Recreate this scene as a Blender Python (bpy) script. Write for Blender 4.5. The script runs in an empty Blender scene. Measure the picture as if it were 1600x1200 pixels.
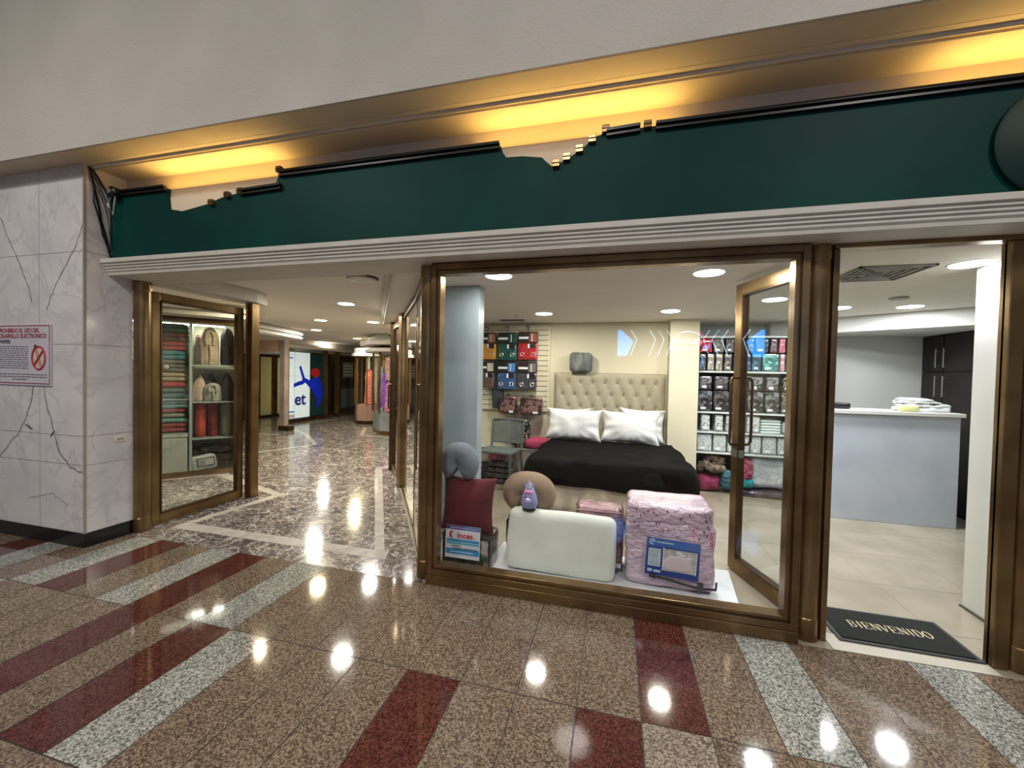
import bpy, math, random
from mathutils import Matrix, Vector, Euler, noise
R = math.radians
random.seed(7)
SC = bpy.context.scene
COL = SC.collection

# ------------------------------------------------------------ camera, world, exposure
cam_d = bpy.data.cameras.new('camera'); cam_d.sensor_width = 36.0
cam_d.lens = 625.0 / 1600.0 * 36.0; cam_d.clip_start = 0.05
cam = bpy.data.objects.new('camera', cam_d); COL.objects.link(cam)
CR = Matrix(((0.96817, -0.025466, 0.248993), (0.249426, 0.015492, -0.96827), (0.0208, 0.999556, 0.021351)))
cam.matrix_world = Matrix.Translation((0, 0, 1.5)) @ CR.to_4x4()
SC.camera = cam
SC.view_settings.view_transform = 'Standard'; SC.view_settings.look = 'None'
SC.view_settings.gamma = 1; SC.view_settings.exposure = 0.0
try: SC.view_settings.use_curve_mapping = False
except Exception: pass
w = bpy.data.worlds.new('mall_air'); SC.world = w; w.use_nodes = True
w.node_tree.nodes['Background'].inputs[0].default_value = (1.0, 0.98, 0.98, 1)
w.node_tree.nodes['Background'].inputs[1].default_value = 0.15
LIGHT_SHOP = 22.0; LIGHT_PASS = 42.0; DISC = 16.0; WARM = 44.0; HALL_FILL = 125.0

# ------------------------------------------------------------ helpers
def lin(h):
    h = h.lstrip('#'); o = []
    for i in (0, 2, 4):
        v = int(h[i:i+2], 16) / 255.0
        o.append(v / 12.92 if v <= 0.04045 else ((v + 0.055) / 1.055) ** 2.4)
    return tuple(o) + (1.0,)

MATS = {}
def mat(name, col, rough=0.6, metal=0.0, var=None, vscale=6.0, bump=0.0, bscale=60.0, emis=0.0, spec=0.5, coat=0.0, detail=3.0, stretch=None, ramp=(0.4, 0.6), alpha=None, bdist=0.01):
    if name in MATS: return MATS[name]
    m = bpy.data.materials.new(name); m.use_nodes = True; nt = m.node_tree
    b = nt.nodes['Principled BSDF']
    c = lin(col) if isinstance(col, str) else col
    b.inputs['Base Color'].default_value = c
    b.inputs['Roughness'].default_value = rough; b.inputs['Metallic'].default_value = metal
    b.inputs['Specular IOR Level'].default_value = spec
    if coat: b.inputs['Coat Weight'].default_value = coat; b.inputs['Coat Roughness'].default_value = 0.05
    if emis:
        b.inputs['Emission Color'].default_value = c; b.inputs['Emission Strength'].default_value = emis
    if alpha is not None: b.inputs['Alpha'].default_value = alpha
    tc = nt.nodes.new('ShaderNodeTexCoord'); vec = tc.outputs['Object']
    if stretch:
        mp = nt.nodes.new('ShaderNodeMapping'); mp.inputs['Scale'].default_value = stretch
        nt.links.new(vec, mp.inputs[0]); vec = mp.outputs[0]
    n = nt.nodes.new('ShaderNodeTexNoise'); n.inputs['Scale'].default_value = vscale; n.inputs['Detail'].default_value = detail
    nt.links.new(vec, n.inputs['Vector'])
    r = nt.nodes.new('ShaderNodeValToRGB')
    r.color_ramp.elements[0].position = ramp[0]; r.color_ramp.elements[1].position = ramp[1]
    v2 = lin(var) if var else tuple([x * 0.93 for x in c[:3]] + [1.0])
    r.color_ramp.elements[0].color = c; r.color_ramp.elements[1].color = v2
    nt.links.new(n.outputs['Fac'], r.inputs[0]); nt.links.new(r.outputs[0], b.inputs['Base Color'])
    if bump:
        n2 = nt.nodes.new('ShaderNodeTexNoise'); n2.inputs['Scale'].default_value = bscale; n2.inputs['Detail'].default_value = 4
        nt.links.new(vec, n2.inputs['Vector'])
        bp = nt.nodes.new('ShaderNodeBump'); bp.inputs['Strength'].default_value = bump; bp.inputs['Distance'].default_value = bdist
        nt.links.new(n2.outputs['Fac'], bp.inputs['Height']); nt.links.new(bp.outputs[0], b.inputs['Normal'])
    MATS[name] = m; return m

def granite(name, base, dark, light, rough=0.1):
    m = bpy.data.materials.new(name); m.use_nodes = True; nt = m.node_tree; b = nt.nodes['Principled BSDF']
    b.inputs['Roughness'].default_value = rough; b.inputs['Specular IOR Level'].default_value = 0.55
    tc = nt.nodes.new('ShaderNodeTexCoord')
    vo = nt.nodes.new('ShaderNodeTexVoronoi'); vo.inputs['Scale'].default_value = 150
    nt.links.new(tc.outputs['Object'], vo.inputs['Vector'])
    sp = nt.nodes.new('ShaderNodeSeparateColor'); nt.links.new(vo.outputs['Color'], sp.inputs[0])
    r = nt.nodes.new('ShaderNodeValToRGB'); r.color_ramp.interpolation = 'LINEAR'
    e = r.color_ramp.elements; e[0].position = 0.12; e[0].color = lin(dark); e[1].position = 0.5; e[1].color = lin(base)
    x = e.new(0.92); x.color = lin(light)
    nt.links.new(sp.outputs[0], r.inputs[0])
    n = nt.nodes.new('ShaderNodeTexNoise'); n.inputs['Scale'].default_value = 2.2; n.inputs['Detail'].default_value = 5
    nt.links.new(tc.outputs['Object'], n.inputs['Vector'])
    mr = nt.nodes.new('ShaderNodeMapRange'); mr.inputs[3].default_value = 0.8; mr.inputs[4].default_value = 1.15
    nt.links.new(n.outputs['Fac'], mr.inputs[0])
    mx = nt.nodes.new('ShaderNodeMix'); mx.data_type = 'RGBA'; mx.blend_type = 'MULTIPLY'; mx.inputs[0].default_value = 1.0
    nt.links.new(r.outputs[0], mx.inputs[6]); nt.links.new(mr.outputs[0], mx.inputs[7])
    nt.links.new(mx.outputs[2], b.inputs['Base Color'])
    MATS[name] = m; return m

def veined(name, base, base2, vein, scale=2.4, width=0.035, rough=0.07, dist=1.2, spec=0.5):
    m = bpy.data.materials.new(name); m.use_nodes = True; nt = m.node_tree; b = nt.nodes['Principled BSDF']
    b.inputs['Roughness'].default_value = rough; b.inputs['Specular IOR Level'].default_value = spec
    tc = nt.nodes.new('ShaderNodeTexCoord')
    cols = []
    for k, (s, wd) in enumerate(((scale, width), (scale * 2.7, width * 1.2))):
        mp = nt.nodes.new('ShaderNodeMapping'); mp.inputs['Location'].default_value = (k * 7.3, k * 2.1, 0); mp.inputs['Rotation'].default_value = (0, 0, k * 0.7)
        nt.links.new(tc.outputs['Object'], mp.inputs[0])
        n = nt.nodes.new('ShaderNodeTexNoise'); n.inputs['Scale'].default_value = s; n.inputs['Detail'].default_value = 5; n.inputs['Distortion'].default_value = dist
        nt.links.new(mp.outputs[0], n.inputs['Vector'])
        s1 = nt.nodes.new('ShaderNodeMath'); s1.operation = 'SUBTRACT'; s1.inputs[1].default_value = 0.5; nt.links.new(n.outputs['Fac'], s1.inputs[0])
        a = nt.nodes.new('ShaderNodeMath'); a.operation = 'ABSOLUTE'; nt.links.new(s1.outputs[0], a.inputs[0])
        mr = nt.nodes.new('ShaderNodeMapRange'); mr.inputs[1].default_value = 0; mr.inputs[2].default_value = wd; mr.inputs[3].default_value = 1; mr.inputs[4].default_value = 0
        nt.links.new(a.outputs[0], mr.inputs[0]); cols.append(mr.outputs[0])
    mxv = nt.nodes.new('ShaderNodeMath'); mxv.operation = 'MAXIMUM'; nt.links.new(cols[0], mxv.inputs[0]); nt.links.new(cols[1], mxv.inputs[1])
    n = nt.nodes.new('ShaderNodeTexNoise'); n.inputs['Scale'].default_value = 3; n.inputs['Detail'].default_value = 4
    nt.links.new(tc.outputs['Object'], n.inputs['Vector'])
    r = nt.nodes.new('ShaderNodeValToRGB'); r.color_ramp.elements[0].position = .38; r.color_ramp.elements[1].position = .62
    r.color_ramp.elements[0].color = lin(base); r.color_ramp.elements[1].color = lin(base2); nt.links.new(n.outputs['Fac'], r.inputs[0])
    mx = nt.nodes.new('ShaderNodeMix'); mx.data_type = 'RGBA'; nt.links.new(mxv.outputs[0], mx.inputs[0]); nt.links.new(r.outputs[0], mx.inputs[6]); mx.inputs[7].default_value = lin(vein)
    nt.links.new(mx.outputs[2], b.inputs['Base Color'])
    MATS[name] = m; return m

def glass(name, tint=(1, 1, 1, 1), ior=1.5, boost=1.0):
    m = bpy.data.materials.new(name); m.use_nodes = True; nt = m.node_tree
    for n in list(nt.nodes):
        if n.type != 'OUTPUT_MATERIAL': nt.nodes.remove(n)
    out = [n for n in nt.nodes if n.type == 'OUTPUT_MATERIAL'][0]
    t = nt.nodes.new('ShaderNodeBsdfTransparent'); t.inputs[0].default_value = tint
    g = nt.nodes.new('ShaderNodeBsdfGlossy'); g.inputs['Roughness'].default_value = 0.0; g.inputs[0].default_value = (1, 1, 1, 1)
    f = nt.nodes.new('ShaderNodeFresnel'); f.inputs[0].default_value = ior
    geo = nt.nodes.new('ShaderNodeNewGeometry')
    inv = nt.nodes.new('ShaderNodeMath'); inv.operation = 'SUBTRACT'; inv.inputs[0].default_value = 1.0
    nt.links.new(geo.outputs['Backfacing'], inv.inputs[1])
    mu = nt.nodes.new('ShaderNodeMath'); mu.operation = 'MULTIPLY'; mu.inputs[1].default_value = boost
    nt.links.new(f.outputs[0], mu.inputs[0])
    mu2 = nt.nodes.new('ShaderNodeMath'); mu2.operation = 'MULTIPLY'; mu2.use_clamp = True
    nt.links.new(mu.outputs[0], mu2.inputs[0]); nt.links.new(inv.outputs[0], mu2.inputs[1])
    mx = nt.nodes.new('ShaderNodeMixShader'); nt.links.new(mu2.outputs[0], mx.inputs[0]); nt.links.new(t.outputs[0], mx.inputs[1]); nt.links.new(g.outputs[0], mx.inputs[2])
    nt.links.new(mx.outputs[0], out.inputs[0]); MATS[name] = m; return m

def wm(o):
    m = o.matrix_basis.copy()
    while o.parent: o = o.parent; m = o.matrix_basis @ m
    return m

class MB:
    def __init__(s): s.v = []; s.f = []; s.mi = []; s.mats = []
    def mslot(s, m):
        if m is None: return 0
        if m not in s.mats: s.mats.append(m)
        return s.mats.index(m)
    def add(s, vs, fs, m=None, M=None):
        k = len(s.v); i = s.mslot(m)
        s.v += [tuple(M @ Vector(p)) if M else tuple(p) for p in vs]
        s.f += [tuple(a + k for a in f) for f in fs]; s.mi += [i] * len(fs); return s
    def box(s, x0, x1, y0, y1, z0, z1, m=None, M=None):
        vs = [(x0,y0,z0),(x1,y0,z0),(x1,y1,z0),(x0,y1,z0),(x0,y0,z1),(x1,y0,z1),(x1,y1,z1),(x0,y1,z1)]
        return s.add(vs, [(3,2,1,0),(4,5,6,7),(0,1,5,4),(1,2,6,5),(2,3,7,6),(3,0,4,7)], m, M)
    def bar(s, a, b, w, z0, z1, m=None):          # wall-like box between two plan points
        a = Vector(a); b = Vector(b); d = (b - a).normalized(); n = Vector((-d.y, d.x)) * w / 2
        P = [a - n, b - n, b + n, a + n]
        return s.prism([(p.x, p.y) for p in P], z0, z1, m)
    def prism(s, poly, z0, z1, m=None, M=None):
        n = len(poly); area = sum(poly[i][0]*poly[(i+1)%n][1]-poly[(i+1)%n][0]*poly[i][1] for i in range(n))
        if area < 0: poly = list(reversed(poly))
        vs = [(x, y, z0) for x, y in poly] + [(x, y, z1) for x, y in poly]
        fs = [tuple(reversed(range(n))), tuple(range(n, 2*n))] + [(i, (i+1)%n, n+(i+1)%n, n+i) for i in range(n)]
        return s.add(vs, fs, m, M)
    def prof_x(s, prof, x0, x1, m=None):          # (y,z) profile extruded along X
        n = len(prof); area = sum(prof[i][0]*prof[(i+1)%n][1]-prof[(i+1)%n][0]*prof[i][1] for i in range(n))
        if area < 0: prof = list(reversed(prof))
        vs = [(x0, y, z) for y, z in prof] + [(x1, y, z) for y, z in prof]
        fs = [tuple(reversed(range(n))), tuple(range(n, 2*n))] + [(i, (i+1)%n, n+(i+1)%n, n+i) for i in range(n)]
        return s.add(vs, fs, m)
    def plate(s, poly, y, t, m=None):             # (x,z) outline, front at y, thickness t backwards
        n = len(poly); area = sum(poly[i][0]*poly[(i+1)%n][1]-poly[(i+1)%n][0]*poly[i][1] for i in range(n))
        if area < 0: poly = list(reversed(poly))
        vs = [(x, y, z) for x, z in poly] + [(x, y + t, z) for x, z in poly]
        fs = [tuple(range(n)), tuple(reversed(range(n, 2*n)))] + [((i+1)%n, i, n+i, n+(i+1)%n) for i in range(n)]
        return s.add(vs, fs, m)
    def tube(s, path, r, seg=8, m=None, closed=False, M=None):
        P = [Vector(p) for p in path]; n = len(P); vs = []; fs = []
        rr = r if isinstance(r, (list, tuple)) else [r] * n
        up = None
        for i, p in enumerate(P):
            a = P[(i-1) % n] if (i > 0 or closed) else p; b = P[(i+1) % n] if (i < n-1 or closed) else p
            t = (b - a).normalized()
            if up is None: up = Vector((0,0,1)) if abs(t.z) < .9 else Vector((1,0,0))
            x = up.cross(t)
            if x.length < 1e-6: x = Vector((1,0,0)).cross(t)
            x.normalize(); y = t.cross(x).normalized(); up = y
            for k in range(seg):
                an = 2*math.pi*k/seg; vs.append(p + (x*math.cos(an) + y*math.sin(an)) * rr[i])
        for i in range(n if closed else n-1):
            j = (i+1) % n
            for k in range(seg):
                l = (k+1) % seg; fs.append((i*seg+k, i*seg+l, j*seg+l, j*seg+k))
        if not closed:
            fs.append(tuple(reversed(range(seg)))); fs.append(tuple(range((n-1)*seg, n*seg)))
        return s.add(vs, fs, m, M)
    def lathe(s, prof, cx=0, cy=0, seg=28, m=None, M=None):   # prof (r,z) bottom to top
        vs = []; fs = []; n = len(prof)
        for r, z in prof:
            for k in range(seg):
                a = 2*math.pi*k/seg; vs.append((cx + r*math.cos(a), cy + r*math.sin(a), z))
        for i in range(n-1):
            for k in range(seg):
                l = (k+1) % seg; fs.append((i*seg+k, i*seg+l, (i+1)*seg+l, (i+1)*seg+k))
        fs.append(tuple(reversed(range(seg)))); fs.append(tuple(range((n-1)*seg, n*seg)))
        return s.add(vs, fs, m, M)
    def rings(s, rows, seg=24, m=None, M=None, fold=0.0, nf=7, nz=0.0, seed=0, p=2.6):
        # rows: (z, halfwidth, halfdepth[, cx, cy]) stacked superellipse rings
        vs = []; fs = []; n = len(rows)
        for row in rows:
            z, a, b = row[:3]; cx, cy = (row[3], row[4]) if len(row) > 3 else (0, 0)
            for k in range(seg):
                t = 2*math.pi*k/seg; c, q = math.cos(t), math.sin(t)
                x = a*math.copysign(abs(c)**(2/p), c); y = b*math.copysign(abs(q)**(2/p), q)
                g = 1 + fold*math.sin(nf*t + seed)
                v = Vector((x*g + cx, y*g + cy, z))
                if nz:
                    d = noise.noise_vector(v*9 + Vector((seed, seed*2, 0)))*nz; v += Vector((d.x, d.y, d.z*.4))
                vs.append(v)
        for i in range(n-1):
            for k in range(seg):
                l = (k+1) % seg; fs.append((i*seg+k, i*seg+l, (i+1)*seg+l, (i+1)*seg+k))
        fs.append(tuple(reversed(range(seg)))); fs.append(tuple(range((n-1)*seg, n*seg)))
        return s.add(vs, fs, m, M)
    def rbox(s, w, d, h, r, n=10, nz=0.0, ns=6.0, seed=0, m=None, M=None, puff=0.0):   # soft rounded box, base on z=0
        H = Vector((w/2, d/2, h/2)); r = min(r, w/2*.98, d/2*.98, h/2*.98)
        vs = []; fs = []; idx = {}
        def vert(p):
            key = tuple(round(c, 5) for c in p)
            if key in idx: return idx[key]
            q = Vector([math.copysign(abs(c)**0.75, c) for c in p])
            P = Vector((q.x*H.x, q.y*H.y, q.z*H.z))
            I = Vector([max(-(H[i]-r), min(H[i]-r, P[i])) for i in range(3)]); D = P - I
            if D.length > 1e-7: P = I + D.normalized()*min(D.length*1.2, r)
            if puff:
                P.x *= 1 + puff*(1-q.y**2)*(1-q.z**2); P.y *= 1 + puff*(1-q.x**2)*(1-q.z**2)*1.5; P.z *= 1 + puff*(1-q.x**2)*(1-q.y**2)
            if nz: P += noise.noise_vector(P*ns + Vector((seed*3.1, seed, 0)))*nz
            P.z += h/2
            idx[key] = len(vs); vs.append(P); return idx[key]
        for ax in range(3):
            for sg in (-1, 1):
                for i in range(n):
                    for j in range(n):
                        q = []
                        for (a, b) in ((i, j), (i+1, j), (i+1, j+1), (i, j+1)):
                            p = [0, 0, 0]; p[ax] = sg; p[(ax+1) % 3] = -1+2*a/n; p[(ax+2) % 3] = -1+2*b/n; q.append(vert(p))
                        fs.append(tuple(q) if sg > 0 else tuple(reversed(q)))
        return s.add(vs, fs, m, M)
    def pillow(s, w, h, t, n=22, k=0.07, nz=0.008, seed=0, m=None, M=None, ex=0.42):     # in the XZ plane, base at z=0
        vs = []; fs = []
        for side in (-1, 1):
            b0 = len(vs)
            for i in range(n+1):
                for j in range(n+1):
                    u = -1+2*i/n; v = -1+2*j/n
                    x = w/2*u*(1-k*(1-v*v)*abs(u)); z = h/2*v*(1-k*(1-u*u)*abs(v))
                    th = t/2*((1-u*u)*(1-v*v))**ex if abs(u) < 1 and abs(v) < 1 else 0
                    q = Vector((x, side*th, z)); e = 1 if th > 0 else 0.35
                    wr = noise.noise_vector(Vector((x*7+seed, side*2, z*7)))*nz*e
                    ray = math.sin(math.atan2(z, x)*14+seed)*nz*.5*(abs(u)**3+abs(v)**3)*e
                    q += Vector((wr.x, wr.y + side*ray, wr.z)) if e == 1 else Vector((wr.x, 0, wr.z))
                    vs.append((q.x, q.y, q.z+h/2))
            for i in range(n):
                for j in range(n):
                    a = b0+i*(n+1)+j; q = (a, a+n+1, a+n+2, a+1)
                    fs.append(q if side < 0 else tuple(reversed(q)))
        # weld border
        per = {}
        o = (n+1)*(n+1)
        rem = {}
        for i in range(n+1):
            for j in range(n+1):
                if i in (0, n) or j in (0, n): rem[o+i*(n+1)+j] = i*(n+1)+j; 
        fs = [tuple(rem.get(a, a) for a in f) for f in fs]
        return s.add(vs, fs, m, M)
    def build(s, name, m=None, parent=None, smooth=None, bevel=0.0, seg=2, origin=None, angle=35):
        me = bpy.data.meshes.new(name)
        if parent is not None:
            inv = wm(parent).inverted(); vs = [tuple(inv @ Vector(p)) for p in s.v]; off = None
        else:
            xs = [p[0] for p in s.v]; ys = [p[1] for p in s.v]; zs = [p[2] for p in s.v]
            off = origin if origin is not None else ((min(xs)+max(xs))/2, (min(ys)+max(ys))/2, min(zs))
            vs = [(p[0]-off[0], p[1]-off[1], p[2]-off[2]) for p in s.v]
        me.from_pydata(vs, [], s.f); me.validate()
        ml = s.mats if s.mats else [m]
        for x in ml: me.materials.append(x)
        if len(ml) > 1 and len(me.polygons) == len(s.mi): me.polygons.foreach_set('material_index', s.mi)
        if smooth is not None or angle:
            if smooth:
                me.shade_smooth(); me.set_sharp_from_angle(angle=R(angle if smooth is True else smooth))
        me.update()
        o = bpy.data.objects.new(name, me); COL.objects.link(o)
        if parent is not None: o.parent = parent
        else: o.location = off
        if bevel:
            b = o.modifiers.new('bevel', 'BEVEL'); b.width = bevel; b.segments = seg; b.limit_method = 'ANGLE'
        return o

def tag(o, label=None, cat=None, group=None, kind=None):
    if label: o['label'] = label
    if cat: o['category'] = cat
    if group: o['group'] = group
    if kind: o['kind'] = kind
    return o
def struct(o): o['kind'] = 'structure'; return o
def thing(name, label, cat, loc=(0,0,0), rz=0.0, group=None):
    o = bpy.data.objects.new(name, None); o.empty_display_size = 0.1; COL.objects.link(o)
    o.location = loc; o.rotation_euler = (0, 0, rz); return tag(o, label, cat, group)
def copy_tree(o, parent=None):
    c = o.copy(); COL.objects.link(c); c.parent = parent
    for ch in [x for x in list(COL.objects) if x.parent == o]: copy_tree(ch, c)
    return c
def T(x=0, y=0, z=0, rx=0, ry=0, rz=0): return Matrix.Translation((x, y, z)) @ Euler((R(rx), R(ry), R(rz))).to_matrix().to_4x4()

def text(name, s, size, m, parent, loc, xd, up, depth=0.001, align='CENTER', squeeze=1.0, bold=0.0, label=None):
    cu = bpy.data.curves.new(name, 'FONT'); cu.body = s; cu.size = size; cu.align_x = align; cu.align_y = 'CENTER'
    cu.extrude = depth; cu.offset = bold; cu.resolution_u = 3
    t = bpy.data.objects.new(name + '_tmp', cu); COL.objects.link(t)
    bpy.context.view_layer.update()
    me = bpy.data.meshes.new_from_object(t.evaluated_get(bpy.context.evaluated_depsgraph_get()))
    bpy.data.objects.remove(t); me.name = name; me.materials.clear(); me.materials.append(m)
    xd = Vector(xd).normalized(); up = Vector(up).normalized(); nn = xd.cross(up)
    MM = Matrix(((xd.x*squeeze, up.x, nn.x, loc[0]), (xd.y*squeeze, up.y, nn.y, loc[1]), (xd.z*squeeze, up.z, nn.z, loc[2]), (0,0,0,1)))
    if parent is not None: MM = wm(parent).inverted() @ MM
    me.transform(MM)
    o = bpy.data.objects.new(name, me); COL.objects.link(o)
    if parent is not None: o.parent = parent
    if label: o['label'] = label
    return o

# ------------------------------------------------------------ materials
BRASS = mat('bronze_metal', '#8b714c', 0.27, 0.75, var='#6f5738', vscale=3, bump=0.03, bscale=25)
BRASSD = mat('dark_bronze_metal', '#5c4630', 0.3, 0.75, var='#4c3823', vscale=4)
GOLD = mat('polished_brass', '#c9a05a', 0.22, 0.9)
PLAST = mat('painted_plaster', '#c9c2b6', 0.75, bump=0.12, bscale=90, var='#bfb8ac', vscale=2)
FASC = mat('textured_grey_plaster', '#bdb8b0', 0.85, bump=0.5, bscale=70, var='#b6b1a9', vscale=1.4)
COVE = mat('cream_cove_plaster', '#d6cab6', 0.7, bump=0.08, bscale=80, var='#d0c4af', vscale=2)
CORN = mat('white_moulding_paint', '#c5c1b8', 0.55)
GREEN = mat('dark_green_signboard', '#003a33', 0.5, spec=.12, var='#02302e', vscale=1.1, bump=0.04, bscale=200)
BLACKT = mat('black_trim', '#060b0a', 0.35)
WHITEW = mat('white_wall_paint', '#c6c7c2', 0.7, var='#c2c3be', vscale=2)
CREAMW = mat('cream_wall_paint', '#cdc8ae', 0.7, var='#c8c2a8', vscale=2)
CEILW = mat('white_ceiling_paint', '#dcd7cd', 0.8, var='#d8d3c8', vscale=1.5)
BLACK = mat('black_plastic', '#0c0d0e', 0.35)
BASEB = mat('black_stone_base', '#0c0b0b', 0.2)
GROUT = mat('dark_grout', '#2c2420', 0.7)
G_BEI = granite('beige_granite', '#6a5a4b', '#493c31', '#8d7e6d', .07)
G_RED = granite('red_granite', '#4c241e', '#341713', '#613a33', .07)
G_WHI = granite('white_granite', '#8a8a84', '#50524e', '#b2b2aa', .07)
G_PNK = granite('pale_pink_granite', '#7f7265', '#5b4e45', '#a3978b', .07)
MARB = veined('brown_veined_marble', '#4b4547', '#635c5a', '#beb6ab', 3.6, 0.024, 0.13, 1.5, .7)
MARW = veined('white_veined_marble', '#d6d2d3', '#cbc7c9', '#c2bec1', .8, 0.02, 0.12, 1.0)
STRIPE = mat('pale_marble_strip', '#b7b3ab', 0.1, var='#a5a099', vscale=9)
SHOPF = mat('beige_shop_tile', '#9c9484', 0.18, var='#8e8676', vscale=2.2, detail=5)
TILEJ = mat('tile_joint', '#8b8272', 0.5)
GLS = glass('clear_glass'); GLD = glass('bronze_edge_glass', (0.93, 0.95, 0.94, 1), 1.5, 1.6)
DISCM = mat('lamp_diffuser', (1.0, 0.97, 0.9, 1), 0.5, emis=DISC)
DISCC = mat('cool_lamp_diffuser', (0.93, 0.95, 1.0, 1), 0.5, emis=DISC)
DISCY = mat('warm_lamp_diffuser', (1.0, 0.85, 0.5, 1), 0.5, emis=DISC*.7)
RING = mat('white_lamp_ring', '#d8d6d0', 0.4)
GREYP = mat('frosted_blue_panel', '#84959b', 0.35, var='#95a2a8', vscale=1.6, detail=5)

# ------------------------------------------------------------ floors
f = MB()
X0, TW, GR = 0.15, 0.282, 0.0026
rows = [(-5.2+0.79*0, 0)]
def tcol(k, row):
    A = {-15: G_WHI, -14: G_RED, -12: G_WHI, -11: G_RED, -9: G_WHI, 0: G_RED, 2: G_WHI, 5: G_WHI, -18: G_RED, -17: G_WHI, 8: G_WHI}
    Bt = {-4: G_RED, -9: G_RED, -8: G_WHI, -11: G_RED, -1: G_RED, 0: G_PNK, 6: G_RED, -16: G_WHI, -19: G_RED, -20: G_WHI}
    if row == 0: return A.get(k, G_BEI)
    if row == 1: return Bt.get(k, G_BEI)
    if row == 2: return G_BEI
    h = (k*7 + row*13) % 11
    return G_RED if h == 0 else G_WHI if h == 4 else G_BEI
for row in range(0, 10):
    y1 = 2.6 - 0.79*row; y0 = y1 - 0.79
    for k in range(-34, 16):
        x0 = X0 + k*TW
        f.add([(x0+GR, y0+GR, 0), (x0+TW-GR, y0+GR, 0), (x0+TW-GR, y1-GR, 0), (x0+GR, y1-GR, 0)], [(0,1,2,3)], tcol(k, row))
f.box(-9.6, 4.8, -5.3, 2.6, -0.05, -0.0012, GROUT)
struct(f.build('floor', origin=(0,0,0)))
f = MB()
f.prism([(-14, 2.6), (-1.30, 2.6), (-1.42, 2.78), (-3.45, 5.8), (-3.45, 16), (-14, 16)], -0.05, 0.0, MARB)
def strip(mb, pts, w, z, m):
    for a, b in zip(pts, pts[1:]): mb.bar(a, b, w, z-0.001, z, m)
z = 0.0015
f.prism([(-4.02,2.83),(-1.75,2.83),(-1.80,2.965),(-1.93,2.965),(-3.93,2.965)], z-0.001, z, STRIPE)
f.prism([(-1.75,2.83),(-1.93,2.965),(-3.58,5.47),(-3.47,5.50)], z-0.001, z*1.01, STRIPE)
f.prism([(-3.58,5.47),(-3.47,5.50),(-3.38,5.95),(-3.50,5.98)], z-0.001, z, STRIPE)
f.prism([(-4.02,2.83),(-3.93,2.965),(-3.84,3.98),(-3.95,3.92)], z-0.001, z*1.01, STRIPE)
f.prism([(-3.84,3.98),(-3.95,3.92),(-5.45,4.42),(-5.40,4.55)], z-0.001, z, STRIPE)
f.prism([(-5.40,4.55),(-5.45,4.42),(-6.6,3.0),(-6.7,3.1)], z-0.001, z, STRIPE)
strip(f, [(-6.4,5.6),(-5.9,6.9),(-7.0,7.9),(-8.5,8.9),(-8.6,11.5),(-9.0,13.4)], 0.09, z, STRIPE)
strip(f, [(-9.5,7.4),(-7.6,7.7)], 0.09, z, STRIPE)
strip(f, [(-6.6,9.6),(-5.8,8.3),(-4.6,8.2)], 0.09, z, STRIPE)
struct(f.build('floor', origin=(0,0,0)))
f = MB()
f.prism([(-1.30, 2.6), (4.4, 2.6), (4.4, 6.4), (-3.45, 6.4), (-3.45, 5.8), (-1.42, 2.78)], -0.05, -0.001, SHOPF)
for k in range(-5, 8): f.box(k*0.6+.12, k*0.6+.124, 2.66 if k > -3 else 5.0, 6.4, -0.0012, 0.0, TILEJ)
for k in range(6): f.box(-1.2 if k < 4 else -3.2, 4.4, 2.95+k*0.6, 2.954+k*0.6, -0.0012, 0.0, TILEJ)
struct(f.build('floor', origin=(0,0,0)))

# ------------------------------------------------------------ marble wall at the left
wl = MB()
wl.box(-12, -4.21, 2.30, 2.64, 0.12, 3.14, MARW)
JT = mat('marble_joint', '#8f8a88', 0.5); VN = mat('dark_vein', '#6f6a70', 0.3, var='#a39ea2', vscale=30, ramp=(0.35, 0.65))
for zz in (0.68, 0.92, 1.68, 2.44):
    wl.box(-12, -4.2095, 2.2992, 2.30, zz, zz+0.005, JT); wl.box(-4.2105, -4.2092, 2.2992, 2.64, zz, zz+0.005, JT)
for xx in (-4.755, -5.36, -5.96): wl.box(xx, xx+0.004, 2.2992, 2.30, 0.12, 3.14, JT)
def vein(mb, pts, wd, seed):
    # thin irregular ribbon lying in the face of the wall
    n = 26; P = []
    for i in range(n+1):
        t = i/n*(len(pts)-1); k = min(int(t), len(pts)-2); u = t-k
        x = pts[k][0]*(1-u)+pts[k+1][0]*u; z = pts[k][1]*(1-u)+pts[k+1][1]*u
        x += noise.noise(Vector((i*.6, seed, 0)))*.022; z += noise.noise(Vector((seed, i*.6, 3)))*.018; P.append((x, z))
    for i in range(n):
        a = wd*(.35+1.3*abs(noise.noise(Vector((i*.45, seed*2, 9)))))+.0015; b = wd*(.35+1.3*abs(noise.noise(Vector(((i+1)*.45, seed*2, 9)))))+.0015
        (x0, z0), (x1, z1) = P[i], P[i+1]; dx, dz = x1-x0, z1-z0; L = math.hypot(dx, dz)+1e-9; nx, nz_ = -dz/L, dx/L
        vs = [(x0-nx*a, 2.2988, z0-nz_*a), (x1-nx*b, 2.2988, z1-nz_*b), (x1+nx*b, 2.2988, z1+nz_*b), (x0+nx*a, 2.2988, z0+nz_*a)]
        mb.add(vs, [(0,1,2,3)], VN)
vein(wl, [(-5.35,2.95),(-5.158,2.617),(-5.008,2.388),(-4.886,2.163),(-4.84,2.02)], .007, 1)
vein(wl, [(-4.225,2.65),(-4.309,2.483),(-4.447,2.307),(-4.565,2.152),(-4.66,1.98)], .007, 2)
vein(wl, [(-4.80,1.45),(-4.851,1.231),(-4.919,1.062),(-5.02,0.918),(-5.281,0.692),(-5.5,.6)], .009, 3)
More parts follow.
